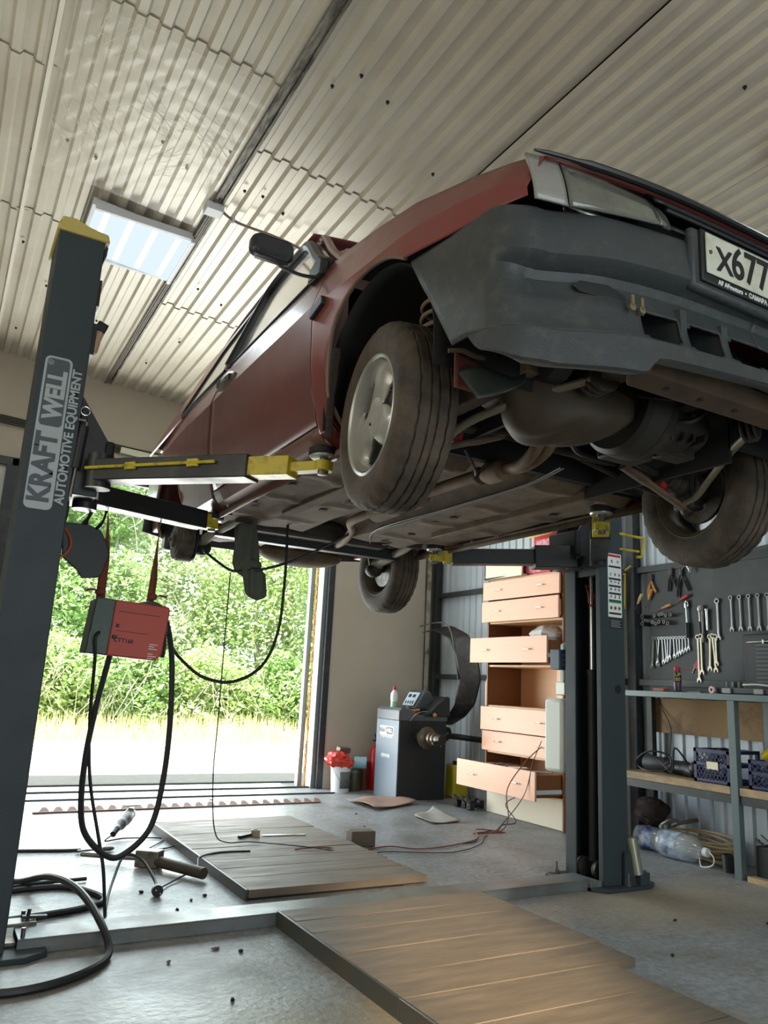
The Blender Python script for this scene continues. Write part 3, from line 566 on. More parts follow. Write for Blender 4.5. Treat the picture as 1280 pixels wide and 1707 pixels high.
# number plate
pl = cpart(B().box((0.0, -.768, .308), (.545, .016, .145)), 'number_plate_holder', m_dark, bevel=.004)
cpart(B().box((0, -.752, .30), (.60, .03, .17)), 'plate_mount', m_bumper, pl, bevel=.012)
plate = cpart(B().box((0.0, -.779, .315), (.520, .004, .112)), 'number_plate', mk('white_plate', srgb(205, 208, 190), .4, 0, .03, 6, dirt=srgb(170, 166, 146), damt=.4, dscale=9), pl, bevel=.002)
def ctext(nm, body, size, x, z, m_, parent, sx=1, bold=0, y_=-.7825, al='LEFT'):
    return text(nm, body, m_, size, frame((x, y_, z), (1, 0, 0), (0, 0, 1)), parent, al, sx, bold)
text('plate_lettering', 'X', m_ink, .092, frame((-.222, -.7825, .304), (1, 0, 0), (0, 0, 1)), pl, 'LEFT', .9, .002)
text('plate_lettering', '677', m_ink, .125, frame((-.166, -.7825, .314), (1, 0, 0), (0, 0, 1)), pl, 'LEFT', .82, .002)
text('plate_lettering', 'C', m_ink, .092, frame((.03, -.7825, .304), (1, 0, 0), (0, 0, 1)), pl, 'LEFT', .9, .002)
text('dealer_lettering', 'AF AFmotors  \u2022  \u0421\u0410\u041c\u0410\u0420\u0410  \u2022  \u0443\u043b. \u0410\u043b\u043c\u0430-', m_white, .018, frame((-.215, -.7772, .2455), (1, 0, 0), (0, 0, 1)), pl, 'LEFT', .95, .0006)
for x in (-.245, .245): cpart(B().lathe((x, -.781, .318), (0, -1, 0), [(0, .006), (.003, .005)], 10), 'plate_screw', m_rough, pl)
# ---------------- wheels
def make_tyre(c, steer, parent):
    b = B(); n = 96; P_ = [(-.0780, .180), (-.086, .200), (-.0885, .228), (-.084, .256), (-.074, .274), (-.062, .2825), (-.048, .2865), (-.046, .280), (-.042, .280), (-.040, .2868), (-.016, .2885), (-.014, .282), (-.010, .282), (-.008, .2885), (.008, .2885), (.010, .282), (.014, .282), (.016, .2885), (.040, .2868), (.042, .280), (.046, .280), (.048, .2865), (.062, .2825), (.074, .274), (.084, .256), (.0885, .228), (.086, .200), (.078, .180)]
    vs = []; m_ = len(P_)
    for i in range(n):
        a = 2 * pi * i / n
        for x, r in P_:
            if r > .27 and abs(x) > .045 and i % 3 == 0: r -= .0055
            elif r > .286 and abs(x) < .045 and i % 6 == (0 if x < 0 else 3): r -= .004
            v = Vector((x, r * cos(a), r * sin(a))); v.rotate(Euler((0, 0, steer))); vs.append(Vector(c) + v)
    b.add(vs, [(i * m_ + k, i * m_ + k + 1, ((i + 1) % n) * m_ + k + 1, ((i + 1) % n) * m_ + k) for i in range(n) for k in range(m_ - 1)])
    return b
def spun(bld, c, steer):
    E_ = Euler((0, 0, steer)); bld.v = [Vector(c) + (E_.to_matrix() @ v) for v in bld.v]; return bld
def wheel(c, side, steer=0, disc=True):
    w_ = bpy.data.objects.new('wheel', None); COL.objects.link(w_); w_.parent = CAR; w_.location = c; w_.rotation_euler = (0, 0, steer); ORG[w_.name] = Vector((0, 0, 0))
    o = Vector((0, 0, 0)); make_tyre(o, 0, w_).build('tyre', m_tyre, w_, smoothang=32)
    s_ = side
    b = B().lathe((0, 0, 0), (s_, 0, 0), [(.080, .186), (.083, .182), (.080, .176), (.074, .172), (.055, .166), (.02, .160), (-.05, .160), (-.07, .172), (-.078, .184), (-.080, .180), (-.07, .166), (-.05, .154), (.05, .157), (.075, .170)], 72, caps=False)
    b.build('rim_barrel', m_alloy if disc else mk('dusty_rim', srgb(96, 86, 72), .7, .2), w_, smoothang=50)
    # three broad spokes
    def sp(r): return interp([(.05, 62), (.07, 50), (.09, 37), (.11, 31), (.135, 31), (.15, 37), (.160, 48)], r)
    NA, NRr = 144, 18; b = B(); vs = []
    for j in range(NRr + 1):
        r = .03 + (.168 - .03) * j / NRr
        for i in range(NA):
            a = 2 * pi * i / NA; da = abs(((math.degrees(a) - 8 + 60) % 120) - 60); h = .060 - .004 * (r / .168) ** 2 - .010 * (1 - min(1, r / .09))
            edge = min(1, max(0, da / max(1, sp(r)))); h -= .022 * edge ** 3 * min(1, max(0, (r - .06) / .04)); 
            vs.append((s_ * h, r * sin(-a * 1) * 1, r * cos(a)))
    fs = []
    for j in range(NRr):
        rm = .03 + (.168 - .03) * (j + .5) / NRr
        for i in range(NA):
            a = 360 * (i + .5) / NA; da = abs(((a - 8 + 60) % 120) - 60)
            if rm > .056 and rm < .160 and da > sp(rm): continue
            fs.append((j * NA + i, j * NA + (i + 1) % NA, (j + 1) * NA + (i + 1) % NA, (j + 1) * NA + i))
    b.add(vs, fs); b.build('rim_spokes', m_alloy, w_, smoothang=60, solid=.014)
    b = B().lathe((0, 0, 0), (s_, 0, 0), [(.04, .058), (.062, .058), (.064, .055), (.0645, .03), (.066, .028), (.0665, .001)], 40); b.build('hub_cap', mk('grey_hub_cap', srgb(160, 158, 148), .5, .2), w_)
    B().lathe((s_ * .064, .030, -.018), (s_, 0, 0), [(0, .005), (.004, .0045)], 10).build('cap_lock', m_ink, w_)
    B().lathe((0, 0, 0), (s_, 0, 0), [(-.035, .12), (-.02, .12)], 36).build('brake_disc', m_rough, w_)
    return w_
ST = -.12
wheel((-.70, 0, -.006), -1, ST); wheel((.70, 0, -.006), 1, ST, False); wheel((.685, 2.46, -.045), 1, 0, False)
# brake drum on the side with no wheel
d = cpart(B().lathe((-.66, 2.46, -.038), (-1, 0, 0), [(-.03, .10), (-.025, .118), (.045, .118), (.05, .112), (.062, .110), (.063, .085), (.068, .082), (.069, .045), (.085, .043), (.086, .012), (.100, .010)], 36), 'brake_drum', mk('rusty_drum', srgb(92, 88, 76), .75, .3, .2, 10, dirt=srgb(60, 50, 40), damt=.5, dscale=14))
cpart(B().lathe((-.63, 2.46, -.038), (1, 0, 0), [(0, .118), (.015, .115), (.03, .05)], 30), 'drum_back_plate', m_dark, d)
# ---------------- underside
def fl(u, v):
    x = -.69 + 1.38 * u; y_ = .30 + 1.80 * v; z = .022
    z += .085 * max(0, 1 - (abs(x) / .15) ** 4) if abs(x) < .15 else 0
    z -= .014 * max(0, cos((abs(x) - .46) / .055 * pi / 2)) if abs(abs(x) - .46) < .055 else 0
    z -= .010 * max(0, sin(v * 26)) ** 6 if abs(x) > .2 else 0
    z += .004 * sin(x * 30) * sin(y_ * 9)
    if v > .93: z += .10 * (v - .93) / .07
    if v < .06: z += .05 * (1 - v / .06)
    return (x, y_, z)
cpart(B().grid(110, 90, fl), 'floor_pan', m_under, smoothang=25, solid=.004)
b = B()
for sg in (-1, 1): b.b2((sg * .40, .35, -.012), (sg * .46, 1.5, .03)).b2((sg * .44, -.38, .07), (sg * .50, .40, .13))
b.each('frame_rail', m_under, CAR, bevel=.006, world=False)
b = B()
rnd = random.Random(5)
for k in range(22): x = rnd.choice((-1, 1)) * rnd.uniform(.2, .64); b.lathe((x, .45 + k * .072, .0195 - .004), (0, 0, -1), [(0, .022), (.003, .022), (.003, .014)], 14)
b.each('floor_plugs', mk('dark_plug', srgb(44, 36, 30), .8), CAR, world=False)
# rear underside (tank, spare well)
cpart(B().grid(20, 20, lambda u, v: (-.60 + 1.2 * u, 2.05 + .95 * v, .10 - .05 * sin(pi * u) * sin(pi * v) + .02 * sin(u * 20))), 'rear_floor', m_under, solid=.005)
cpart(B().box((0, 2.13, .06), (.9, .26, .12)), 'fuel_tank', mk('black_tank', srgb(40, 36, 32), .7, dirt=srgb(80, 68, 56), damt=.4), bevel=.04)
cpart(B().ell((.2, 2.8, .03), (.30, .16, .08), 20, 10), 'rear_silencer', m_under)
# tailpipe box seen behind the left sill
cpart(B().box((-.60, 3.08, .06), (.10, .12, .14)), 'rear_bumper_end', m_bumper, bevel=.02)
# inner wheel wells and firewall
for sg in (-1, 1):
    def well(u, v, sg=sg):
        a = pi * (-.06 + 1.12 * u); r = .345 - .012 * 0; return (sg * (.40 + .385 * v), .02 - .02 + r * cos(a) * (1 if v < .9 else .995), .10 + r * sin(a) * 1.02)
    cpart(B().grid(36, 8, well, skip=lambda u, v: (sg < 9 and u < .0)), 'wheel_well', m_liner, solid=.004)
    cpart(B().box((sg * .41, .0, .22), (.015, .66, .46)), 'inner_fender', m_liner)
    cpart(B().tube([(sg * .775, .305, .0), (sg * .785, .285, .20), (sg * .79, .255, .30)], [.010, .016, .012], 6, 3, flat=1.4), 'splash_guard', mk('caked_mud', srgb(50, 44, 38), .95, 0, .5, 60, bump=1, bscale=70))
cpart(B().box((0, .31, .30), (1.45, .03, .52)), 'firewall', m_liner)
cpart(B().box((0, -.02, .56), (.8, 1.1, .02)), 'engine_bay_top', m_liner)
# struts with coil springs, knuckles, arms, drive shafts, tie rods
for sg in (-1, 1):
    x = sg * .555
    st = cpart(B().cyl((x, .01, -.02), (x - sg * .035, .04, .34), .026, n=16).cyl((x - sg * .035, .04, .34), (x - sg * .045, .05, .50), .012), 'suspension_strut', m_engine)
    pts = []
    for k in range(110):
        a = 2 * pi * k / 22; f = k / 110; pts.append((x - sg * (.03 + .012 * f) + .068 * cos(a), .03 + .01 * f + .068 * sin(a), .235 + .22 * f))
    cpart(B().tube(pts, .0075, 8), 'coil_spring', mk('dusty_spring', srgb(132, 116, 96), .7), st)
    cpart(B().lathe((x - sg * .028, .03, .225), (0, 0, 1), [(0, .03), (.0, .085), (.012, .088), (.013, .08), (.006, .03)], 24), 'spring_seat', m_under, st)
    cpart(B().box((sg * .60, .0, -.01), (.07, .09, .16)).cyl((sg * .58, 0, 0), (sg * .67, 0, 0), .06), 'steering_knuckle', m_engine, bevel=.012)
    cpart(B().tube([(sg * .28, .02, .035), (sg * .42, .01, -.02), (sg * .585, .0, -.085)], [.024, .018, .024], 10, 4, flat=.6), 'control_arm', m_under)
    cpart(B().ell((sg * .592, .0, -.085), (.026, .026, .026), 12, 8), 'ball_joint', m_engine)
    ar = cpart(B().tube([(sg * .34, -.47, .055), (sg * .42, -.33, .035), (sg * .52, -.16, -.012), (sg * .555, -.07, -.055), (sg * .56, .0, -.07)], .0125, 10, 5), 'tension_rod', mk('bare_rod', srgb(118, 110, 94), .55, .3))
    b = B()
    for k in range(3): b.lathe((sg * .325 , -.50 + k * .022, .058), (-sg * .35, .9, -.06), [(0, .028), (.006, .042), (.012, .044), (.018, .03)], 20)
    cpart(b.box((sg * .315, -.53, .085), (.07, .05, .08)), 'rod_bushing', m_engine)
    cpart(B().cyl((sg * .14, -.06, .05), (sg * .58, .0, -.002), .014).lathe((sg * .50, -.01, .008), (sg, .1, -.1), [(-.03, .02), (-.02, .034), (-.008, .028), (.004, .042), (.018, .036), (.03, .05), (.05, .052)], 16), 'drive_shaft', m_engine)
    cpart(B().cyl((sg * .22, .20, .10), (sg * .50, .16, .03), .011).cyl((sg * .50, .16, .03), (sg * .585, .12, .0), .014), 'tie_rod', m_engine)
    b = B()
    for k in range(5): b.lathe((sg * (.45 + .014 * k), .012 - .0 , -.003 - .001 * k), (sg, 0, 0), [(0, .020), (.007, .028), (.014, .020)], 16)
    b.each('joint_boot', mk('red_boot', srgb(150, 30, 28), .5), CAR, world=False)
# front cross member, radiator cradle, air duct cone
b = B().add([(-.42, -.665, .005), (.46, -.665, .005), (.46, -.60, -.012), (-.36, -.60, -.012), (-.42, -.665, .06), (.46, -.665, .06), (.46, -.60, .05), (-.36, -.60, .05)], [(0, 1, 2, 3), (4, 7, 6, 5), (0, 4, 5, 1), (1, 5, 6, 2), (2, 6, 7, 3), (3, 7, 4, 0)])
cm = cpart(b, 'front_cross_member', mk('brown_cross_member', srgb(76, 60, 46), .8, 0, .2, 8, dirt=srgb(48, 40, 32), damt=.4, dscale=10), bevel=.006)
b = B()
for x in (-.25, -.12, .02, .18, .33): b.lathe((x, -.635, -.0045), (0, 0, -1), [(0, .009), (.002, .009)], 12)
b.each('cradle_holes', m_ink, cm, world=False)
cpart(B().grid(20, 10, lambda u, v: (-.724 + .151 * u - .02 * v * sin(pi * u), -.46 - .06 * sin(pi * u) + .10 * v, (.022) * v + (1 - v) * (-.088 + .105 * u ** 1.8))), 'air_duct', mk('green_black_duct', srgb(44, 52, 50), .4), solid=.004)
cpart(B().tube([(-.815, -.46, .016), (-.78, -.47, .022), (-.745, -.47, .018), (-.70, -.45, .03)], [.006, .007, .007, .006], 8, 3), 'bumper_bracket', m_under)
cpart(B().grid(8, 8, lambda u, v: (-.735 + .11 * u, -.37 + .03 * u * v, -.03 + .10 * v)), 'inner_panel', mk('faded_red_inner', srgb(112, 60, 54), .7), solid=.004)
# engine, sump, gearbox
eng = cpart(B().box((-.22, -.22, .26), (.46, .30, .40)), 'engine_block', m_engine, bevel=.03)
def sump(u, v):
    th = 2 * pi * u; r = sin(pi * v * .5); c = cos(pi * v * .5)
    x = -.25 + (.235 * (1 - .18 * c)) * r * cos(th) * 1.0; y_ = -.27 + .145 * r * sin(th); dep = .165 * c ** .45 if v < 1 else 0
    dep *= .60 + .40 * (1 / (1 + math.exp(-(-(x + .24)) * 30)))
    return (x, y_ + .03 * c * sin(x * 9), .075 - dep - .012 * sin(x * 26) * c - .010 * sin(x * 50 + y_ * 30) * c)
cpart(B().grid(48, 14, sump), 'oil_sump', mk('brown_dusty_sump', srgb(64, 55, 41), .65, .1, .2, 5, dirt=srgb(48, 40, 30), damt=.4, dscale=5), eng, smoothang=60)
cpart(B().lathe((-.02, -.28, .10), (1, 0, 0), [(-.05, .14), (-.035, .155), (.03, .160), (.04, .150)], 48), 'bell_housing', mk('black_bell_housing', srgb(34, 32, 28), .6), eng)
g = cpart(B().lathe((.02, -.27, .095), (1, .05, 0), [(0, .152), (.03, .15), (.07, .125), (.12, .108), (.20, .10), (.22, .085), (.29, .075), (.30, .03)], 28), 'gearbox', m_engine, eng, smoothang=25)
b = B()
for k in range(5): b.bar((.05 + .05 * k, -.36, .010 + .006 * k), (.05 + .05 * k, -.18, .004 + .006 * k), .008, .028)
b.box((.10, -.16, .03), (.16, .10, .10)).box((.24, -.24, .02), (.12, .08, .06)); b.each('gearbox_ribs', m_engine, g, bevel=.008, world=False)
cpart(B().cyl((.08, -.52, .13), (.24, -.50, .13), .048).box((.10, -.45, .13), (.06, .12, .09)), 'starter_motor', m_engine, eng, bevel=.004)
cpart(B().cyl((-.46, -.40, .12), (-.40, -.40, .12), .07).cyl((-.47, -.25, .20), (-.42, -.25, .20), .05), 'pulley', m_dark, eng)
cpart(B().tube([(-.12, -.12, .05), (.0, -.03, .035), (.1, .02, .04), (.3, .08, .06)], .012, 8, 4), 'coolant_hose', m_dark, eng); b_ = B().tube([(-.30, -.50, .12), (-.1, -.52, .09), (.1, -.48, .10), (.3, -.52, .12)], .016, 8, 4); cpart(b_, 'radiator_hose', m_dark, eng)
rnd = random.Random(9); b = B()
for k in range(16):
    q = Vector((rnd.uniform(-.3, .45), rnd.uniform(-.55, .1), rnd.uniform(.06, .2))); b.tube([q, q + Vector((rnd.uniform(-.1, .1), rnd.uniform(-.1, .1), rnd.uniform(-.08, .02))), q + Vector((rnd.uniform(-.2, .2), rnd.uniform(-.15, .15), rnd.uniform(0, .08)))], rnd.choice([.004, .006, .009]), 6, 4)
b.each('engine_wiring', m_dark, eng, world=False)
cpart(B().cyl((.0, .16, .10), (.35, .16, .10), .022).cyl((-.4, .16, .10), (.0, .16, .10), .016), 'steering_rack', m_engine)
# exhaust
m_exh = mk('brown_exhaust', srgb(118, 98, 76), .75, .2, .2, 6, dirt=srgb(80, 62, 46), damt=.45, dscale=6)
ex = cpart(B().tube([(-.17, -.09, .16), (-.165, -.05, .04), (-.155, .0, .0), (-.13, .09, -.018), (-.11, .18, -.005), (-.10, .30, .01)], .021, 12, 5).tube([(-.12, -.09, .16), (-.11, -.04, .04), (-.10, .03, .0), (-.10, .12, -.015), (-.10, .20, -.005)], .021, 12, 5), 'exhaust_downpipe', m_exh)
cpart(B().lathe((-.10, .22, .0), (.0, 1, .02), [(0, .03), (.02, .042), (.10, .042), (.13, .028)], 20).lathe((-.10, .375, .005), (0, 1, 0), [(0, .036), (.012, .036)], 16), 'exhaust_joint', m_exh, ex, smoothang=30)
cpart(B().cyl((-.10, .36, .01), (-.09, .85, .02), .024), 'exhaust_pipe', m_exh, ex)
cpart(B().lathe((-.09, .80, .02), (.01, 1, 0), [(0, .026), (.03, .055), (.42, .060), (.46, .03)], 24), 'silencer', m_exh, ex)
cpart(B().tube([(-.085, 1.25, .02), (-.08, 1.5, .01), (.05, 1.75, .02), (.12, 2.0, .0), (.2, 2.4, .02)], .022, 12, 5), 'exhaust_tail_pipe', m_exh, ex)
b = B().tube([(.10, .15, .025), (.13, .4, .012), (.135, .9, .014), (.13, 1.6, .016), (.3, 2.0, .02)], .005, 6, 4).tube([(.115, .15, .025), (.145, .4, .012), (.15, .9, .014), (.145, 1.6, .016)], .004, 6, 4)
b.tube([(-.30, .20, .03), (-.18, .3, .0), (-.12, .38, .0)], .006, 6, 4); b.each('brake_pipes', m_dark, CAR, world=False)
# rear axle beam with trailing arms
ax = cpart(B().box((0, 2.19, .0), (1.16, .075, .068)), 'rear_axle_beam', m_black, bevel=.008)
for sg in (-1, 1):
    cpart(B().tube([(sg * .53, 1.86, .03), (sg * .54, 2.0, .012), (sg * .56, 2.2, -.005), (sg * .58, 2.42, -.035)], [.02, .024, .03, .045], 10, 4), 'trailing_arm', mk('dusty_arm', srgb(128, 124, 110), .7, 0, .15, 10), ax)
    cpart(B().lathe((sg * .48, 1.87, .03), (sg, 0, 0), [(0, .036), (.08, .036)], 18), 'arm_bush', m_engine, ax)
    cpart(B().cyl((sg * .56, 2.44, -.03), (sg * .50, 2.50, .28), .024).ell((sg * .57, 2.44, -.07), (.055, .06, .045), 14, 8), 'rear_damper', m_engine, ax)
    cpart(B().cyl((sg * .55, 2.46, -.045), (sg * .66, 2.46, -.045), .03), 'stub_axle', m_engine, ax)
# ================================================================== TWO-POST LIFT
def column(sx, name, label, logo):
    # sx=+1: opening faces +x (left column); built in world coordinates
    YF = 3.2265; YB = 3.515; H = 2.82
    xo, xi = (.193, .375) if sx > 0 else (3.468, 3.2775)
    t = thing('lift_column', label, 'car lift column', ((xo + xi) / 2, 3.37, 0), 'columns of the two-post lift')
    T = .008; prof = [(xi, YF + .035), (xi, YF), (xo, YF), (xo, YB), (xi, YB), (xi, YB - .085)]
    # C-section as closed polygon with thickness and rounded outer corners
    def off(P, d):
        out = []
        for i, (x, y) in enumerate(P): out.append((x + (d if x == xo else -d if x == xi else 0) * sx, y + (d if abs(y - YF) < 1e-6 else -d if abs(y - YB) < 1e-6 else 0)))
        return out
    inn = off(prof, T); inn[0] = (xi - T * sx, YF + .035); inn[-1] = (xi - T * sx, YB - .085)
    poly = prof + inn[::-1]
    B().prism(poly, H - .02, lambda u, v, t_: (u, v, .02 + t_)).build('column_body', m_steel, t, bevel=.007)
    # light worn edges
    c = B()
    cap = [(-.012, 0), (-.012, .03), (.0, .035), (.0, .062), (.055, .066), (.115, .045), (.19, .035), (.20, .0)]
    c.prism([(xo + sx * u if sx > 0 else xo - u, H - .012 + v) for u, v in cap], YB - YF + .03, lambda u, v, t_: (u, YF - .015 + t_, v)); c.build('top_cap', m_cap, t, bevel=.008)
    B().prism([(xi + sx * .004, H - .02), (xi + sx * .014, H - .03), (xi + sx * .012, H - .07), (xi + sx * .002, H - .10)], .05, lambda u, v, t_: (u, YF + .0 + t_, v)).build('cap_bracket', m_black, t)
    # base plate, anchor bolts, gusset, weld
    bpx0, bpx1 = (.02, .52) if sx > 0 else (3.20, 3.66)
    B().prism([(bpx0, 3.24), (bpx0 + .06, 3.17), (bpx1 - .08, 3.17), (bpx1, 3.22), (bpx1, 3.60), (bpx0, 3.60)], .02, lambda u, v, t_: (u, v, t_)).build('base_plate', m_steel, t, bevel=.003)
    for (bx, by) in ([(.44, 3.30), (.10, 3.20), (.46, 3.52)] if sx > 0 else [(3.44, 3.205), (3.60, 3.235), (3.25, 3.56), (3.60, 3.54)]):
        B().lathe((bx, by, .02), (0, 0, 1), [(0, .019), (.006, .019), (.006, .014), (.022, .014), (.022, .008), (.062, .008)], 12).build('anchor_bolt', mk('brown_bolt', srgb(110, 92, 66), .5, .5) if False else m_rough, t)
    ox = xo + .0
    B().prism([(0, .0), (.07, 0), (0, .20)], .012, lambda u, v, t_: (xo - sx * u, YF + .03 + t_, .02 + v)).build('gusset', m_steel, t)
    # inner hydraulic cylinder, chain, cable, pulley at the base
    cx, cy = (xo + xi) / 2 + (-.01 if sx > 0 else .01) * 0 + (3.352 - 3.373 if sx < 0 else .02), 3.37
    B().cyl((cx, cy, .12), (cx, cy, 1.14), .030, n=18).lathe((cx, cy, 1.13), (0, 0, 1), [(0, .034), (.03, .034)], 18).build('hydraulic_cylinder', m_black, t)
    B().cyl((cx, cy, 1.14), (cx, cy, 1.75), .018, n=16).build('piston_rod', m_chrome, t)
    B().bar((cx + .045, cy + .05, .1), (cx + .045, cy + .05, 2.7), .012, .02).build('lift_chain', m_dark, t)
    B().tube([(cx - .028 * sx, cy - .035, .15), (cx - .026 * sx, cy - .034, 1.1), (cx - .02 * sx, cy - .03, 1.6)], .0025, 5).build('yellow_hose', m_yellow, t)
    for dy in (-.06, .06): B().lathe((cx + sx * .02, cy + dy, .085), (0, 1, 0), [(-.012, .05), (-.006, .044), (.006, .044), (.012, .05)], 24).build('pulley', m_rough, t)
    # carriage with gussets
    cxi = xi + sx * .005
    g = B().b2((xo + sx * .03, YF + .045, 1.70), (xi - sx * .012, YB - .02, 2.40)); g.b2((cxi, YF + .02, 1.70 if sx > 0 else 1.735), (cxi + sx * .10, YB - .0, 1.80)); g.b2((cxi, YF + .02, 1.80), (cxi + sx * .02, YB, 2.06))
    g.build('carriage', m_black, t, bevel=.004)
    for yy in (YF + .04, YB - .05): B().prism([(0, 1.78), (.14, 1.78), (.14, 1.92), (.0, 2.12)], .012, lambda u, v, t_, yy=yy: (cxi + sx * u, yy + t_, v)).build('carriage_gusset', m_black, t)
    B().b2((cxi + sx * .11, YF + .03, 1.80), (cxi + sx * .15, YB - .02, 1.95)).build('door_guard', m_rubber, t, bevel=.012)
    return t
lcol = column(1, 'lift_column', 'left grey lift column with yellow top cap and large vertical white lettering', True)
rcol = column(-1, 'lift_column', 'right grey lift column with a pictogram sticker and pump unit behind it', False)
# carriage top plate that pokes out of the left column, black clip and wooden handle above it
B().b2((.376, 3.24, 2.30), (.392, 3.28, 2.44)).b2((.376, 3.24, 2.52), (.386, 3.30, 2.64)).build('black_bracket', m_dark, lcol)
t = thing('hand_brush', 'brush with black head and pale wooden grip stuck behind the left column', 'brush', (.41, 3.30, 2.4))
B().box((.415, 3.30, 2.452), (.045, .04, .045), rot=(0, .35, 0)).build('brush_head', m_dark, t, bevel=.006)
B().tube([(.412, 3.30, 2.43), (.400, 3.30, 2.38), (.392, 3.30, 2.33)], [.018, .02, .016], 10, 3).build('wooden_grip', mk('pale_grip', srgb(196, 164, 130), .6), t)
# gas spring + grease nipple like fittings on the left carriage
B().cyl((.385, 3.225, 1.80), (.395, 3.225, 1.98), .018).cyl((.393, 3.225, 1.98), (.396, 3.225, 2.02), .006).build('lock_solenoid', m_dark, lcol)
B().cyl((.378, 3.222, 1.68), (.384, 3.222, 1.80), .006).build('lock_rod', m_rough, lcol)
B().tube([(.39 + .018 * cos(a / 12 * 6.283), 3.222, 2.045 + .018 * sin(a / 12 * 6.283)) for a in range(12)], .002, 6, closed=True).build('pull_ring', m_chrome, lcol)
B().b2((.368, 3.218, 2.0), (.405, 3.224, 2.008)).b2((.398, 3.218, 1.975), (.404, 3.224, 2.008)).build('lock_lever', m_rough, lcol)
# --- big vertical logo on the left column
m_logo = mk('pale_grey_vinyl', srgb(164, 172, 174), .5, 0, .03); m_logod = mk('column_tone_vinyl', srgb(70, 80, 84), .5, 0, .03)
FY = 3.2265
plate_ = B().prism(rrect(.213, .317, 1.615, 2.25, .022), .001, lambda u, v, t_: (u, FY - t_, v)).build('logo_plate', m_logo, lcol, fix=True)
B().prism(rrect(.222, .308, 1.955, 2.241, .016), .0006, lambda u, v, t_: (u, FY - .0012 - t_, v)).build('logo_field', m_logod, lcol)
text('logo_lettering', 'KRAFT', m_logod, .108, frame((.265, FY - .0016, 1.785), (0, 0, 1), (-1, 0, 0)), lcol, 'CENTER', .88, .0048)
text('logo_lettering', 'WELL', m_logo, .096, frame((.270, FY - .0022, 2.088), (0, 0, 1), (-1, 0, 0)), lcol, 'CENTER', .84, .0042)
text('logo_lettering', '\u00ae', m_logo, .030, frame((.237, FY - .0022, 2.222), (0, 0, 1), (-1, 0, 0)), lcol)
text('caption_lettering', 'AUTOMOTIVE EQUIPMENT', m_logo, .049, frame((.341, FY - .0012, 1.928), (0, 0, 1), (-1, 0, 0)), lcol, 'CENTER', .96, .0014)
# --- swing arms
def unit(a, c): d = Vector(c) - Vector(a); d.normalize(); return d
def arm(col_, P0, P1, j0, j1, h0=.10, w0=.095, outer=None, pz=1.815, tipz=None):
    P0 = Vector(P0); P1 = Vector(P1); d = (P1 - P0); L_ = d.length; d.normalize(); n_ = Vector((d.y, -d.x, 0)).normalized()
    Q = P0 + d * L_ * j0; Rr = P0 + d * L_ * j1
    a = B().bar(P0, Q, w0, h0 * .88).build('swing_arm', m_black, col_, bevel=.004)
    if outer: B().bar(P0, P0 + d * L_ * outer, w0 + .03, h0 + .03).build('arm_sleeve', m_black, a, bevel=.005)
    e = B().bar(Q - d * .1, Rr, w0 - .018, h0 * .88 - .018).build('arm_extension', m_yellow, a, bevel=.003)
    tz = P1.z - .012 if tipz is None else tipz
    T1 = Vector((P1.x, P1.y, tz)); R1 = Vector((Rr.x, Rr.y, tz))
    B().bar(R1 - d * .02, T1, .05, .034).lathe(T1 - Vector((0, 0, .018)), (0, 0, 1), [(0, .033), (.036, .033)], 24).build('arm_tip', m_yellow, e, bevel=.002)
    pd = B().lathe((T1.x, T1.y, tz - .032), (0, 0, 1), [(0, .012), (.002, .019), (.014, .019), (.014, .015), (.07, .015), (.07, .02), (pz - .03 - tz + .032, .02)], 20).build('pad_screw', m_rough, a)
    B().lathe((T1.x, T1.y, pz - .034), (0, 0, 1), [(0, .046), (.006, .050), (.010, .050)], 32).build('pad_plate', m_chrome if False else mk('cast_pad_plate', srgb(176, 178, 172), .4, .6), pd)
    B().lathe((T1.x, T1.y, pz - .026), (0, 0, 1), [(0, .052), (.003, .056), (.024, .056), (.028, .050)], 32).build('pad_rubber', m_rubber, pd)
    B().lathe((P0.x, P0.y, P0.z - .07), (0, 0, 1), [(0, .05), (.14, .05)], 24).build('pivot_drum', m_black, a)
    return a
a1 = arm(lcol, (.47, 3.19, 1.793), (1.09, 2.385, 1.752), .715, .88, tipz=1.752)
arm(lcol, (.46, 3.40, 1.742), (1.105, 3.70, 1.758), .90, 1.0, tipz=1.745, pz=1.80)
arm(rcol, (3.19, 3.15, 1.80), (2.45, 2.40, 1.765), .76, .95, tipz=1.735, pz=1.822)
arm(rcol, (3.19, 3.34, 1.80), (2.46, 3.73, 1.758), .88, .94, outer=.30, tipz=1.752, pz=1.828)
# yellow foot guard rod on the near face of the front arm
d = unit((.47, 3.19, 1.793), (1.09, 2.385, 1.752)); nn = Vector((d.y, -d.x, 0)).normalized(); nn = nn if nn.y < 0 else -nn
q0 = Vector((.459, 3.204, 1.797)) + nn * .058; q1 = Vector((.832, 2.718, 1.782)) + nn * .058
B().tube([q0, q1], .0065, 8).build('yellow_rod', m_yellow, a1)
for f in (.36, .84): q = q0.lerp(q1, f); B().box(q - nn * .004, (.05, .014, .03), rot=(0, 0, atan2(d.y, d.x))).build('rod_clip', m_yellow, a1, bevel=.003)
# pale triangular guard and slotted tongues under the rear arm root
B().add([(.50, 3.36, 1.79), (.44, 3.35, 1.72), (.505, 3.36, 1.715)], [(0, 1, 2)]).build('arm_marker', m_white, lcol, fix=False, solid=.002)
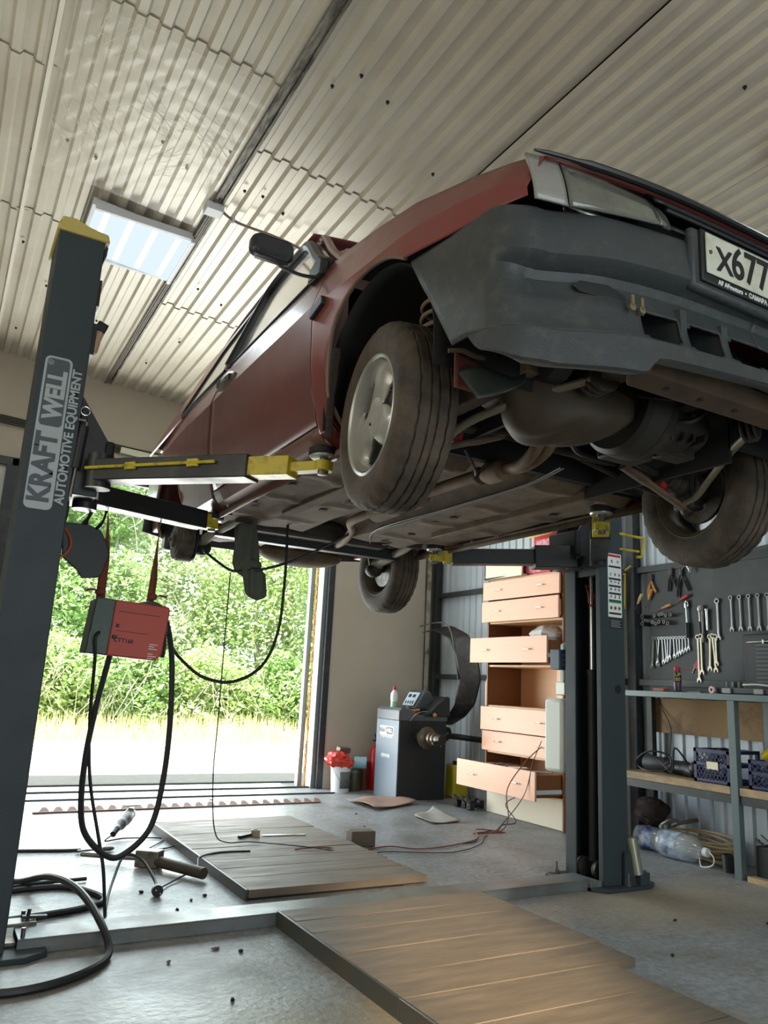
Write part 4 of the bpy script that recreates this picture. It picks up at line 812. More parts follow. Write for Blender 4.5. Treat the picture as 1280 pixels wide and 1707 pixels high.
# right column extras: hole, sticker, foot guard handle, pipe
B().lathe((3.407, FY + .001, 1.055), (0, -1, 0), [(0, .024), (.003, .024)], 24).build('access_hole', m_ink, rcol)
stk = B().prism(rrect(3.340, 3.450, 1.462, 1.836, .006, 3), .0008, lambda u, v, t_: (u, FY - t_, v)).build('pictogram_sticker', m_white, rcol)
m_redv = mk('red_vinyl', srgb(176, 44, 48), .5); m_grnv = mk('green_vinyl', srgb(36, 124, 84), .5)
def srect(x0, x1, z0, z1, m_, nm='sticker_print', o=.0014): B().b2((x0, FY - o - .0003, z0), (x1, FY - o, z1)).build(nm, m_, stk)
srect(3.346, 3.444, 1.816, 1.830, m_redv); srect(3.346, 3.444, 1.545, 1.556, m_grnv)
rows = [(1.766, 1.812, 2), (1.694, 1.732, 3), (1.652, 1.686, 3), (1.608, 1.642, 3), (1.566, 1.598, 3), (1.492, 1.538, 3)]
for ri, (z0, z1, nc) in enumerate(rows):
    B().b2((3.346, FY - .0016, z0 - .014), (3.444, FY - .0012, z0 - .003)).build('sticker_print', m_ink, stk)
    for k in range(nc):
        xa = 3.347 + .098 / nc * k; xm = xa + .049 / nc; zm = (z0 + z1) / 2; rr = random.Random(ri * 7 + k); b = B()
        r_ = .0105
        if ri == 5: b.lathe((xm, FY - .0012, zm), (0, -1, 0), [(0, r_), (.0006, r_)], 16); b.build('sticker_print', m_grnv if k != 1 else m_redv, stk); continue
        for q in range(4):
            a = rr.uniform(0, pi); b.bar((xm - r_ * cos(a), FY - .0014, zm - r_ * sin(a)), (xm + r_ * cos(a) * rr.uniform(.2, 1), FY - .0014, zm + r_ * sin(a)), .0005, rr.uniform(.003, .006), up=(0, 1, 0))
        b.build('sticker_print', m_ink, stk)
srect(3.352, 3.450, 1.398, 1.452, m_dark, 'rating_plate', .0006)
for k in range(5): srect(3.358, 3.44 - .012 * (k % 2), 1.405 + k * .009, 1.4075 + k * .009, m_logo, 'plate_print')
B().tube([(3.44, 3.23, 1.965), (3.58, 3.20, 1.955), (3.61, 3.19, 1.95), (3.585, 3.185, 1.86), (3.575, 3.18, 1.835), (3.53, 3.18, 1.828)], .0085, 8, 4).tube([(3.44, 3.23, 1.872), (3.575, 3.20, 1.868)], .0075, 8).build('yellow_foot_guard', m_yellow, rcol)
tb = B().cyl((3.505, 3.20, .075), (3.482, 3.22, .26), .031, n=24).build('steel_post_stub', mk('galvanised_tube', srgb(158, 160, 144), .35, .7, .1, 8), rcol)
B().b2((3.50, 3.17, .02), (3.57, 3.24, .085)).build('stub_socket', m_steel, tb, bevel=.004)
B().prism([(3.41, .02), (3.50, .02), (3.475, .12), (3.45, .19), (3.415, .19)], .015, lambda u, v, t_: (u, 3.20 + t_, v)).build('front_gusset', m_steel, rcol)
B().tube([(3.33, 3.40, 1.66), (3.305, 3.35, 1.60), (3.30, 3.34, 1.55), (3.33, 3.34, 1.525), (3.36, 3.34, 1.56), (3.345, 3.36, 1.62), (3.33, 3.40, 1.66)], .004, 6, 5).build('red_cable_loop', m_redv, rcol)
# pump unit behind the right column
pu = B().cyl((3.40, 3.60, 1.09), (3.40, 3.60, 1.31), .060, n=28).lathe((3.40, 3.60, 1.31), (0, 0, 1), [(0, .06), (.01, .05), (.012, .02)], 28).build('pump_motor', mk('motor_grey', srgb(86, 98, 88), .45), rcol)
B().b2((3.27, 3.56, 1.155), (3.345, 3.64, 1.275)).build('switch_box', mk('blue_grey_switch_box', srgb(62, 82, 100), .45), pu, bevel=.004)
for k in range(3): B().lathe((3.307, 3.56, 1.185 + .03 * k), (0, -1, 0), [(0, .010), (.006, .009)], 16).build('switch_button', mk('button_grey', srgb(92, 112, 128), .4), pu)
B().b2((3.315, 3.56, 1.005), (3.46, 3.64, 1.085)).build('valve_block', mk('cast_alloy', srgb(180, 180, 172), .4, .6), pu, bevel=.006)
for k in range(4): B().lathe((3.33 + .022 * k, 3.56, 1.045), (0, -1, 0), [(0, .009), (.014, .007)], 10).build('valve_plug', m_dark, pu)
tk = B().b2((3.275, 3.54, .56), (3.50, 3.70, .985)).build('oil_tank', mk('milky_tank', srgb(214, 218, 208), .45, 0, .04, 3), pu, bevel=.022)
for k in range(4): B().b2((3.30 + .05 * k, 3.532, .62), (3.318 + .05 * k, 3.542, .94)).build('tank_rib', bpy.data.materials['milky_tank'], tk, bevel=.003)
# long base frame cover plate between the columns
t = thing('floor_beam', 'long grey steel cover beam on the floor joining the two lift columns', 'steel beam', (1.8, 3.34, 0))
m_beam = mk('scuffed_grey_steel', srgb(112, 120, 120), .4, .1, .15, 4, dirt=srgb(92, 88, 78), damt=.44, dscale=3, rvar=.15)
B().b2((.42, 3.2665, .045), (3.22, 3.42, .053)).b2((.42, 3.2665, 0), (3.22, 3.272, .05)).b2((.42, 3.414, 0), (3.22, 3.42, .05)).build('beam_body', m_beam, t, bevel=.002)
B().b2((3.20, 3.24, .0), (3.28, 3.45, .046)).build('beam_end', m_beam, t, bevel=.003)

# ================================================================== HANGING THINGS ON THE LEFT
m_strap = mk('brown_webbing', srgb(120, 62, 44), .8, 0, .15, 30)
def strap(pts, w0, name, lab, wid=.03):
    b = B(); P = smooth([Vector(p) for p in pts], 8); vs = []
    for i, q in enumerate(P):
        f = i / (len(P) - 1); tw = interp(w0, f); hw = wid / 2
        vs += [q + Vector((hw * cos(tw), hw * sin(tw), 0)), q - Vector((hw * cos(tw), hw * sin(tw), 0))]
    b.add(vs, [(2 * i, 2 * i + 1, 2 * i + 3, 2 * i + 2) for i in range(len(P) - 1)])
    return tag(b.build(name, m_strap, fix=False, solid=.002), lab, 'strap', 'straps holding the welding machine')
strap([(.565, 3.45, 1.70), (.580, 3.47, 1.60), (.585, 3.48, 1.50), (.588, 3.50, 1.40), (.590, 3.50, 1.30)], [(0, 1.45), (.35, .9), (.6, 0), (1, 0)], 'webbing_strap', 'brown webbing strap with a knotted end on the front panel side of the welder', .038)
strap([(.822, 3.56, 1.705), (.815, 3.54, 1.60), (.81, 3.52, 1.50), (.805, 3.50, 1.40), (.80, 3.50, 1.31)], [(0, 1.5), (.4, 1.0), (.7, .2), (1, .1)], 'webbing_strap', 'brown webbing strap at the cable end of the hanging welding machine', .034)
b = B()
for (x, s_) in ((.585, -1), (.81, 1)):
    k = B().ell((x, 3.50, 1.345), (.022, .02, .018), 10, 8).tube([(x, 3.5, 1.345), (x + s_ * .03, 3.49, 1.352), (x + s_ * .06, 3.485, 1.345)], [.004, .012, .003], 8, 3, flat=.4)
    tag(k.build('strap_knot', m_strap), 'dark knotted strap end above the %s of the red welding machine' % ('grey front panel' if s_ < 0 else 'cable corner'), 'knot', 'strap knots')
t = thing('welding_machine', 'red and grey inverter welding machine hanging from the lift arm by straps', 'welding machine', (.70, 3.5, 1.19), rot=(0, radians(3), 0))
def wl(b, n, m_, par=None, **k): return b.build(n, m_, par or t, world=False, **k)
m_wred = mk('orange_red_case', srgb(176, 66, 44), .5, 0, .08, 6); m_wgr = mk('dark_green_grey_panel', srgb(66, 82, 74), .5)
case = B().prism([(-.065, .118), (-.065, -.118), (.145, -.118), (.165, -.09), (.172, .10), (.166, .118)], .15, lambda u, v, t_: (u, -.075 + t_, v)); wl(case, 'case', m_wred, bevel=.006)
fp = wl(B().prism([(-.145, .110), (-.152, -.118), (-.062, -.118), (-.062, .118), (-.137, .118)], .146, lambda u, v, t_: (u, -.074 + t_, v)), 'end_panel', m_wgr, bevel=.006)
b = B()
for k in range(5): b.tube([(-.108 + (.008 + .0075 * k) * cos(a / 20 * 6.283), -.0755, -.045 + (.010 + .0095 * k) * sin(a / 20 * 6.283)) for a in range(20)], .0013, 5, closed=True)
m_grill = mk('grille_grey', srgb(130, 146, 138), .5); 
for o in b.each('fan_grille', m_grill, fp, world=False): pass
for j in range(6): wl(B().box((.105 + (.01 if j % 2 else .018), -.0755, -.052 - .0095 * j + (.012 if j > 2 else 0) * -1), (.036 - .014 * (j % 2), .002, .0028)), 'vent_slot', m_white)
text('brand_lettering', 'CTT160', m_ink, .024, frame((-.005, -.0756, -.05), (1, 0, .0), (0, 0, 1)), None, 'CENTER', 1, .0006).parent = t
wl(B().b2((-.045, -.0765, .070), (.13, -.0755, .072)).b2((-.045, -.0765, -.012), (.09, -.0755, -.010)), 'case_groove', m_ink)
wl(B().tube([(.05, -.02, .118), (.09, -.02, .128), (.13, -.03, .115), (.15, -.05, .06), (.165, -.06, -.0)], [.008, .013, .016, .018, .012], 8, 4), 'carry_strap', m_wgr)
wl(B().box((-.04, -.0765, .01), (.012, .01, .014)).box((-.045, -.08, -.038), (.018, .02, .014)), 'switch', m_dark, bevel=.002)
# mask
t = thing('welding_mask', 'dark welding mask with head band hooked under the left lift arm', 'welding mask', (.5, 3.45, 1.52))
sh = B().prism([(.385, 1.615), (.50, 1.618), (.545, 1.60), (.575, 1.55), (.590, 1.50), (.572, 1.415), (.555, 1.395), (.495, 1.388), (.47, 1.42), (.405, 1.468)], .012, lambda u, v, t_: (u, 3.44 + t_ - .5 * (u - .48) ** 2 * 8 * .3, v)).build('mask_shell', mk('dark_green_shell', srgb(24, 34, 28), .5), t, bevel=.004)
for k, x in enumerate((.47, .525)):
    B().tube([(x, 3.45, 1.60), (x + .015 + .01 * k, 3.45, 1.64), (x + .035, 3.455, 1.69)], [.018, .010, .013], 8, 3, flat=.5).build('head_band_tongue', m_dark, t)
B().tube([(.40, 3.43, 1.59), (.425, 3.425, 1.55), (.43, 3.425, 1.51), (.41, 3.43, 1.475), (.39, 3.43, 1.47)], .006, 8, 4).build('orange_cord', mk('orange_cord', srgb(180, 84, 40), .6), t)
B().tube([(.395, 3.42, 1.73), (.40, 3.42, 1.66), (.396, 3.43, 1.61)], .004, 6, 4).build('hanging_loop', m_cable, t)
# rag
m_rag = mk('grey_green_cloth', srgb(84, 90, 80), .95, 0, .3, 12, bump=.5, bscale=20)
def ragf(u, v):
    a = 2 * pi * u; z = 1.90 - .37 * v; r = interp([(0, .018), (.15, .038), (.5, .045), (.8, .05), (.93, .038), (1, .004)], v); r *= 1.3 * (1 + .22 * sin(a * 5 + v * 5) * (v > .02))
    return (1.345 + .03 * v + r * cos(a), 3.9 + r * .7 * sin(a), z)
def ragf2(u, v):
    a = 2 * pi * u; z = 1.60 - .185 * v; r = interp([(0, .02), (.2, .045), (.7, .042), (.9, .036), (1, .003)], v); r *= 1.25 * (1 + .2 * sin(a * 6 + v * 3))
    return (1.405 + .035 * v + r * cos(a), 3.88 + r * .6 * sin(a), z)
t = thing('hanging_rag', 'grey twisted rag tied with cable and dangling under the car floor', 'rag', (1.36, 3.9, 1.6))
B().grid(40, 24, ragf).build('cloth', m_rag, t, smoothang=60); B().grid(40, 14, ragf2).build('cloth_fold', m_rag, t, smoothang=60)
B().ell((1.385, 3.89, 1.60), (.065, .045, .04), 14, 10, noise=.12, seed=2).build('cloth_knot', m_rag, t)
# cables
def cable(name, pts, r, label, m_=None, res=8, grp=None, cat='cable', n=8):
    return tag(B().tube(pts, r, n, res).build(name, m_ or m_cable), label, cat, grp)
cable('power_cable', [(.875, 3.50, 1.25), (.90, 3.52, 1.20), (.95, 3.6, 1.13), (1.02, 3.66, 1.075), (1.14, 3.7, 1.005), (1.29, 3.7, .992), (1.44, 3.72, 1.078), (1.52, 3.74, 1.26), (1.542, 3.76, 1.54), (1.545, 3.78, 1.76), (1.55, 3.80, 1.86)], .008, 'black cable sagging in a wide loop from the welding machine up to the car floor')
cable('ground_cable', [(1.12, 3.85, 1.64), (1.20, 3.88, 1.60), (1.30, 3.9, 1.56), (1.38, 3.86, 1.575), (1.45, 3.84, 1.58), (1.62, 3.78, 1.65), (1.80, 3.72, 1.76), (1.92, 3.70, 1.84)], .0075, 'black cable tied through the rag and running up under the car')
cable('hanging_cable', [(1.29, 3.9, 1.55), (1.293, 3.9, 1.2), (1.298, 3.9, .8), (1.31, 3.93, .52), (1.42, 4.15, .22), (1.62, 4.5, .09), (1.82, 4.62, .06), (2.10, 4.38, .06), (2.4, 4.33, .015), (2.62, 4.38, .008), (3.0, 4.25, .008), (3.34, 4.40, .008), (3.55, 4.62, .008), (3.75, 4.75, .012), (3.98, 4.72, .25), (4.02, 4.66, .50), (4.05, 4.60, .66)], .0032, 'thin dark cord hanging from the rag and trailing over the planks to the drawers')
cable('welding_cable', [(.66, 3.5, 1.085), (.648, 3.5, 1.0), (.629, 3.5, .858), (.613, 3.5, .664), (.619, 3.5, .475), (.65, 3.5, .358), (.739, 3.5, .273), (.811, 3.5, .269), (.911, 3.5, .37), (.945, 3.5, .564), (.948, 3.5, .816), (.927, 3.5, 1.07), (.895, 3.49, 1.20), (.87, 3.47, 1.25), (.85, 3.45, 1.30)], .0125, 'thick black welding cable hanging in a long loop below the welding machine')
cable('mains_cable', [(.59, 3.42, 1.17), (.575, 3.41, 1.14), (.588, 3.43, 1.05), (.611, 3.5, .808), (.642, 3.5, .569), (.707, 3.5, .333), (.739, 3.5, .216), (.765, 3.52, .078), (.79, 3.60, .012), (.83, 3.79, .008), (.90, 4.02, .05), (.98, 4.20, .115), (1.06, 4.18, .10), (1.09, 4.0, .04), (1.075, 3.90, .025)], .007, 'thinner black cable from the welder grille down to the round plug on the floor')
cable('ground_clamp', [(.875, 3.46, 1.22), (.872, 3.46, 1.15), (.873, 3.46, 1.08)], [.007, .012, .008], 'black clamp dangling beside the red welding machine', res=3, cat='clamp')
cable('floor_cable', [(.42, 4.40, .012), (.509, 4.272, .012), (.60, 3.95, .10), (.66, 3.60, .13), (.70, 3.30, .09), (.715, 3.13, .02), (.62, 2.99, .012), (.46, 2.90, .012), (.30, 2.90, .012), (.1, 3.0, .012)], .0145, 'thick black cable arching over the left end of the floor beam')
cable('floor_cable', [(.35, 4.05, .012), (.476, 4.12, .012), (.69, 4.12, .012), (.80, 3.98, .012), (.828, 3.83, .012), (.72, 3.74, .012), (.60, 3.70, .012), (.40, 3.66, .012), (.1, 3.62, .012)], .014, 'flat loop of thick black cable on the floor behind the left lift column')
cable('floor_cable', [(.45, 4.18, .012), (.60, 4.22, .012), (.82, 4.24, .012)], .009, 'short straight cable end lying behind the flat cable loop')
cable('floor_cable', [(.3, 5.03, .008), (.579, 4.983, .008), (.80, 4.93, .008), (.90, 4.92, .008)], .008, 'straight dark cable running from the left column to the wrench')
t = thing('anchor_lever', 'dark bolted lever plate poking out at the foot of the left lift column', 'lever', (.47, 3.45, .05))
B().b2((.30, 3.42, .052), (.50, 3.50, .064)).b2((.28, 3.30, .02), (.48, 3.40, .034)).build('lever_plate', m_rough, t, bevel=.003); B().cyl((.47, 3.47, .06), (.475, 3.47, .10), .007).bar((.45, 3.47, .073), (.54, 3.47, .068), .02, .010).build('lever_bolt', m_dark, t)
# ================================================================== DRESSER AND THE RIGHT WALL
m_lam = mk('salmon_wood_laminate', srgb(232, 178, 144), .42, 0, .05, 3, dirt=srgb(222, 166, 132), damt=.5, dscale=2, stretch=(1, .6, 8), sharp=.3)
m_lamin = mk('beech_laminate', srgb(224, 180, 136), .45, 0, .05, 3, stretch=(1, .6, 8)); m_lamd = mk('brown_side_laminate', srgb(128, 84, 50), .5, 0, .06, 3)
m_cream = mk('cream_board', srgb(226, 216, 190), .55, 0, .04, 3)
Y0, Y1, XF, XB = 4.62, 5.60, 4.29, 4.68
t = thing('chest_of_drawers', 'tall salmon-coloured chest of drawers with several drawers pulled open, behind the right column', 'chest of drawers', ((XF + XB) / 2, 5.1, 0))
b = B().b2((XF, Y0 - .0, 0), (XB, Y0 + .016, 2.02)); b.build('side_panel', m_lamd, t, bevel=.002)
B().b2((XF, Y1 - .016, .22), (XB, Y1, 1.98)).build('side_panel', m_lamd, t, bevel=.002)
B().b2((XB - .01, Y0, 0), (XB, Y1, 2.0)).build('back_panel', m_lamin, t)
for z in (.225, .50, .88, 1.225, 1.60, 1.98): B().b2((XF + .01, Y0 + .016, z - .008), (XB - .01, Y1 - .016, z + .008)).build('shelf', m_lamin, t)
B().b2((XF + .012, Y0 + .016, 0.005), (XF + .028, Y1 - .02, .22)).build('plinth_board', m_cream, t)
B().b2((XF + .012, Y0 + .016, .88), (XF + .028, Y0 + .09, 1.22)).build('niche_cheek', m_lamin, t)
B().prism([(XF, .88), (XB - .02, .88), (XB - .02, 1.15), (XF + .06, 1.15), (XF + .02, 1.13), (XF, 1.08)], .016, lambda u, v, t_: (u, Y1 + t_, v)).build('rounded_cheek', m_lamin, t)
def drawer(z0, z1, out, ya=Y0 + .01, yb=Y1 + .03, skew=0):
    x = XF - out; fr = B().prism([(ya, z0), (yb, z0 + skew), (yb, z1 + skew), (ya, z1)], .016, lambda u, v, t_: (x - .016 + t_, u, v)).build('drawer_front', m_lam, t, bevel=.0015)
    B().b2((x, ya + .03, z0 + .02), (x + .36, ya + .042, z1 - .03)).b2((x, yb - .06, z0 + .02), (x + .36, yb - .048, z1 - .03)).b2((x, ya + .03, z0 + .02), (x + .36, yb - .05, z0 + .026)).build('drawer_box', m_lamd if out > .1 else m_lamin, fr)
    if out > .05: B().b2((x + .01, ya + .018, z0 + .045), (x + .34, ya + .029, z0 + .075)).build('drawer_rail', m_ledframe, fr)
    for f in (.22, .77):
        yy = ya + (yb - ya) * f; zz = (z0 + z1) / 2 + skew * f
        B().tube([(x - .016, yy - .045, zz), (x - .034, yy - .035, zz), (x - .036, yy, zz + .002), (x - .034, yy + .035, zz), (x - .016, yy + .045, zz)], .004, 8, 3).build('drawer_handle', m_chrome, fr)
    return fr
drawer(1.80, 1.965, .02); drawer(1.605, 1.785, .03); d3 = drawer(1.245, 1.455, .15); drawer(.68, .875, .02); drawer(.51, .672, .0); d6 = drawer(.225, .435, .26)
t2 = thing('plastic_bag', 'crumpled white plastic bag in the open middle drawer', 'bag', (4.40, 4.9, 1.5))
B().ell((4.38, 4.90, 1.46), (.13, .17, .10), 18, 12, noise=.12, seed=4).build('bag_body', mk('white_film', srgb(216, 216, 210), .3, 0, .05, 8, bump=.3), t2, smoothang=20)
# cards/sockets trays in the bottom drawer
rnd = random.Random(8)
for k in range(14):
    x = XF - .24 + rnd.uniform(0, .2); y = 4.72 + .055 * k
    o = B().box((x + .05, y, .405 + rnd.uniform(0, .02)), (.16, .045, .006), rot=(rnd.uniform(-.2, .2), rnd.uniform(-.1, .1), rnd.uniform(-.5, .5))).build('paper_card', [m_white, m_rough, m_lamd][k % 3], None, bevel=.001)
    tag(o, 'one of the flat cards and plates filling the open bottom drawer', 'card', 'cards in the bottom drawer')
for (z, y0, y1) in ((2.0, 5.10, 5.62),):
    t2 = thing('white_box', 'white open-fronted board box lying on top of the chest of drawers', 'box', (4.42, 5.36, 2.0))
    b = B().b2((4.26, y0, 1.99), (4.58, y1, 2.005)).b2((4.26, y0, 1.99), (4.275, y1, 2.15)).b2((4.26, y0, 2.135), (4.58, y1, 2.15)).b2((4.56, y0, 1.99), (4.58, y1, 2.15)).b2((4.26, y1 - .015, 1.99), (4.58, y1, 2.15)); b.build('box_shell', m_cream, t2, bevel=.001)
m_redcard = mk('red_printed_card', srgb(192, 30, 44), .5, 0, .05, 5); m_kraft = mk('kraft_card', srgb(208, 164, 98), .7)
def carton(loc, sx, sy, sz, label, open_=False, rz=0):
    t2 = thing('cardboard_carton', label, 'carton', loc, 'red cartons on the chest of drawers'); x, y, z = loc
    b = B().box((x, y, z + sz / 2), (sx, sy, sz), rot=(0, 0, rz)); c = b.build('carton_body', m_redcard, t2, bevel=.002)
    B().box((x - sx / 2 - .001, y + sy * .12, z + sz * .35), (.002, sy * .55, sz * .5), rot=(0, 0, rz)).build('white_print', mk('pink_white_print', srgb(240, 196, 204), .5, 0, .3, 30, dirt=srgb(206, 60, 84), damt=.5, dscale=28), c)
    return t2, c
t2, c = carton((4.45, 4.98, 1.99), .26, .34, .20, 'red and pink printed carton at the back of the chest of drawers top'); B().box((4.33, 5.0, 2.20), (.02, .32, .06), rot=(0, .5, 0)).build('carton_flap', m_kraft, t2)
t2, c = carton((4.46, 4.90, 2.20), .22, .30, .15, 'upper red carton with a white cross badge and open kraft flap')
bd = B().lathe((4.40, 4.7495, 2.28), (0, -1, 0), [(0, .042), (.002, .042)], 28).build('cross_badge', m_white, c)
B().bar((4.38, 4.7465, 2.26), (4.42, 4.7465, 2.30), .002, .012, up=(0, 1, 0)).bar((4.38, 4.7465, 2.30), (4.42, 4.7465, 2.26), .002, .012, up=(0, 1, 0)).build('cross_print', m_ink, bd)
B().add([(4.35, 4.75, 2.35), (4.35, 5.05, 2.35), (4.27, 5.06, 2.30), (4.27, 4.76, 2.30)], [(0, 1, 2, 3)]).build('carton_flap', m_kraft, t2, fix=False, solid=.003)
t2, c = carton((4.42, 4.68, 2.0), .20, .12, .12, 'small dark red carton at the near corner of the chest of drawers top')
t2 = thing('black_strap_tool', 'black knobbly tool lying on the upper red carton', 'tool', (4.5, 4.80, 2.36)); B().tube([(4.42, 4.78, 2.365), (4.50, 4.76, 2.372), (4.56, 4.74, 2.37)], [.02, .012, .02], 10, 4).ell((4.57, 4.74, 2.39), (.03, .03, .03)).build('tool_body', m_dark, t2)
# black plastic wheel-arch liner hung on the wall
def liner(u, v):
    a = radians(100 - 190 * u) ; cx_, cz_ = 6.98, 1.22; r = .56
    y = 6.95 - .0 + (-.72 * sin(pi * (u * .92 + .04)) ** .8) * 1.0 - (0 if u < .5 else 0) ; 
    pts = [(6.90, 1.57), (6.66, 1.585), (6.42, 1.50), (6.28, 1.32), (6.22, 1.08), (6.28, .86), (6.40, .74), (6.56, .66)]
    f = u * (len(pts) - 1); i = min(int(f), len(pts) - 2); g = f - i; y = pts[i][0] + (pts[i + 1][0] - pts[i][0]) * g; z = pts[i][1] + (pts[i + 1][1] - pts[i][1]) * g
    wv = .20 * (v - .5); return (4.50 + wv * .7, y - .17 * v * (.3 + .7 * sin(pi * u)), z + .06 * v * (1 - u))
t2 = thing('arch_liner', 'curved black plastic wheel-arch liner leaning on the pale sheet wall beside the drawers', 'car part', (4.6, 6.5, .6))
ol = B().grid(44, 10, liner).build('liner_shell', mk('dusty_black_plastic', srgb(44, 42, 42), .45, 0, .2, 6, dirt=srgb(84, 78, 72), damt=.4, dscale=6), t2, solid=.006, smoothang=50)
B().tube([(4.38, 6.88, 1.63), (4.40, 6.6, 1.66), (4.42, 6.45, 1.64), (4.44, 6.36, 1.5), (4.42, 6.22, 1.1)], .007, 6, 4).build('liner_edge', m_rough, t2)
# wheel balancer
t = thing('wheel_balancer', 'grey wheel balancing machine with black hood and spindle beside the back wall', 'wheel balancer', (4.07, 6.47, 0))
m_bal = mk('blue_grey_cabinet', srgb(110, 124, 136), .5, .0, .06, 3, dirt=srgb(140, 132, 116), damt=.34, dscale=2); m_bald = mk('black_cabinet', srgb(38, 42, 44), .45)
XL, XR, YN, YFa = 3.795, 4.32, 6.25, 6.66
B().b2((XL, YN, .0), (XL + .012, YFa, .70)).build('side_panel', m_bal, t, bevel=.004)
B().b2((XL + .0125, YN, .0), (XR, YFa, .70)).build('cabinet', m_bald, t, bevel=.004)
B().b2((XL - .003, YN - .003, .70), (XR + .01, YFa, .72)).prism([(XL - .003, .72), (XL - .003, .79), (XL + .03, .815), (XL + .14, .80), (XL + .22, .755), (XL + .30, .755), (XR + .01, .76), (XR + .01, .72)], YFa - YN + .003, lambda u, v, t_: (u, YN - .003 + t_, v)).build('tool_tray', mk('tray_grey', srgb(86, 92, 98), .4), t, bevel=.006)
hd = B().prism([(4.02, .74), (4.10, .77), (4.20, .86), (4.31, .93), (4.35, .93), (4.36, .74)], .40, lambda u, v, t_: (u, YN - .01 + t_, v)).build('hood', m_bald, t, bevel=.02)
cs = B().prism([(4.03, .80), (4.13, .965), (4.17, .985), (4.22, .97), (4.25, .90), (4.20, .80)], .26, lambda u, v, t_: (u, YN + .12 + t_, v)).build('console', mk('console_grey', srgb(72, 78, 82), .35), t, bevel=.02)
M_ = frame((4.072, YN + .25, .893), (0, -1, 0), (.52, 0, .855))
kp = B(); n_ = Vector((-.855, 0, .52)); kp.box((4.075, YN + .25, .895), (.004, .20, .145), m=Matrix((n_, (0, 1, 0), (.52, 0, .855))).transposed()); kp.build('keypad', mk('pale_keypad', srgb(176, 192, 200), .4), cs)
for (dy, dz) in ((.045, .035), (-.03, .035)): B().box(Vector((4.072, YN + .25 + dy, .893)) + Vector((.52, 0, .855)) * dz + n_ * .003, (.003, .045, .032), m=Matrix((n_, (0, 1, 0), (.52, 0, .855))).transposed()).build('display', m_ink, cs)
for (dy) in (.06, .02, -.02, -.06): B().box(Vector((4.072, YN + .25 + dy, .893)) + Vector((.52, 0, .855)) * -.035 + n_ * .003, (.003, .014, .030), m=Matrix((n_, (0, 1, 0), (.52, 0, .855))).transposed()).build('key', m_dark, cs)
sp_ = B().lathe((4.02, YN, .56), (0, -1, 0), [(0, .045), (.02, .042), (.05, .026), (.12, .026), (.12, .095), (.135, .100), (.15, .085), (.16, .045), (.21, .045), (.215, .06), (.235, .058), (.24, .045), (.26, .045), (.262, .055), (.285, .054), (.29, .042), (.33, .042), (.33, .03)], 32).build('spindle', mk('spindle_steel', srgb(100, 90, 74), .35, .6, .2, 10), t)
B().lathe((4.02, YN - .33, .56), (0, -1, 0), [(0, .045), (.05, .045), (.055, .04)], 24).tube([(4.02, YN - .35, .56), (4.07, YN - .36, .60), (4.10, YN - .36, .62)], .010, 8).tube([(4.02, YN - .35, .56), (3.97, YN - .36, .54), (3.93, YN - .36, .53)], .012, 8).tube([(4.02, YN - .35, .56), (4.03, YN - .36, .50)], .009, 8).build('spindle_nut', m_dark, sp_)
B().b2((4.20, YN + .06, .555), (4.36, YN + .10, .60)).build('weight_drawer', mk('drawer_brown', srgb(146, 112, 74), .5), t)
B().tube([(4.36, YN + .2, .56), (4.48, YN + .12, .56), (4.60, YN - .0, .55), (4.66, YN - .3, .545)], .028, 10, 4).build('guard_arm', m_dark, t); B().prism([(4.35, .50), (4.42, .52), (4.46, .60), (4.44, .64), (4.36, .66)], .06, lambda u, v, t_: (u, YN + .1 + t_, v)).build('guard_hinge', m_dark, t, bevel=.008)
# lettering on its side panel (facing -x)
lp = B().prism(rrect(YN + .09, YN + .34, .555, .640, .012, 4), .001, lambda u, v, t_: (XL - t_, u, v)).build('logo_plate', m_white, t)
B().prism(rrect(YN + .10, YN + .215, .567, .630, .008, 4), .0006, lambda u, v, t_: (XL - .0014 - t_, u, v)).build('logo_field', m_bald, lp)
text('logo_lettering', 'KRAFT', m_bald, .056, frame((XL - .0022, YN + .277, .598), (0, -1, 0), (0, 0, 1)), lp, 'CENTER', .72, .001); text('logo_lettering', 'WELL', m_white, .052, frame((XL - .0028, YN + .157, .598), (0, -1, 0), (0, 0, 1)), lp, 'CENTER', .72, .001)
text('caption_lettering', 'AUTOMOTIVE EQUIPMENT', m_white, .021, frame((XL - .0012, YN + .215, .540), (0, -1, 0), (0, 0, 1)), t, 'CENTER', .86, .0004)
text('model_lettering', 'KRW240', m_white, .044, frame((XL - .0012, YN + .22, .372), (0, -1, 0), (0, 0, 1)), t, 'CENTER', .9, .001)
# on top of it
t2 = thing('dish_soap_bottle', 'white squeeze bottle with green label and red cap on the balancer tray', 'bottle', (3.88, 6.50, .80))
B().lathe((3.88, 6.50, .79), (0, 0, 1), [(0, .030), (.01, .034), (.07, .030), (.11, .036), (.15, .032), (.175, .014), (.185, .012)], 24).build('bottle_body', mk('milky_bottle', srgb(224, 230, 226), .3), t2)
B().lathe((3.88, 6.50, .972), (0, 0, 1), [(0, .016), (.025, .015), (.03, .008), (.048, .007)], 16).build('cap', m_redv, t2); B().lathe((3.88, 6.50, .81), (0, 0, 1), [(0, .0335), (.055, .0312)], 24, caps=False).build('label_band', mk('green_red_label', srgb(150, 196, 160), .4, 0, .3, 12, dirt=srgb(204, 90, 80), damt=.4, dscale=20), t2)
t2 = thing('tin_cup', 'small metal tin on the balancer tray next to the soap bottle', 'tin', (3.98, 6.42, .80)); B().lathe((3.985, 6.40, .775), (0, 0, 1), [(0, .026), (.055, .026), (.056, .022)], 20).build('tin_body', m_rough, t2)
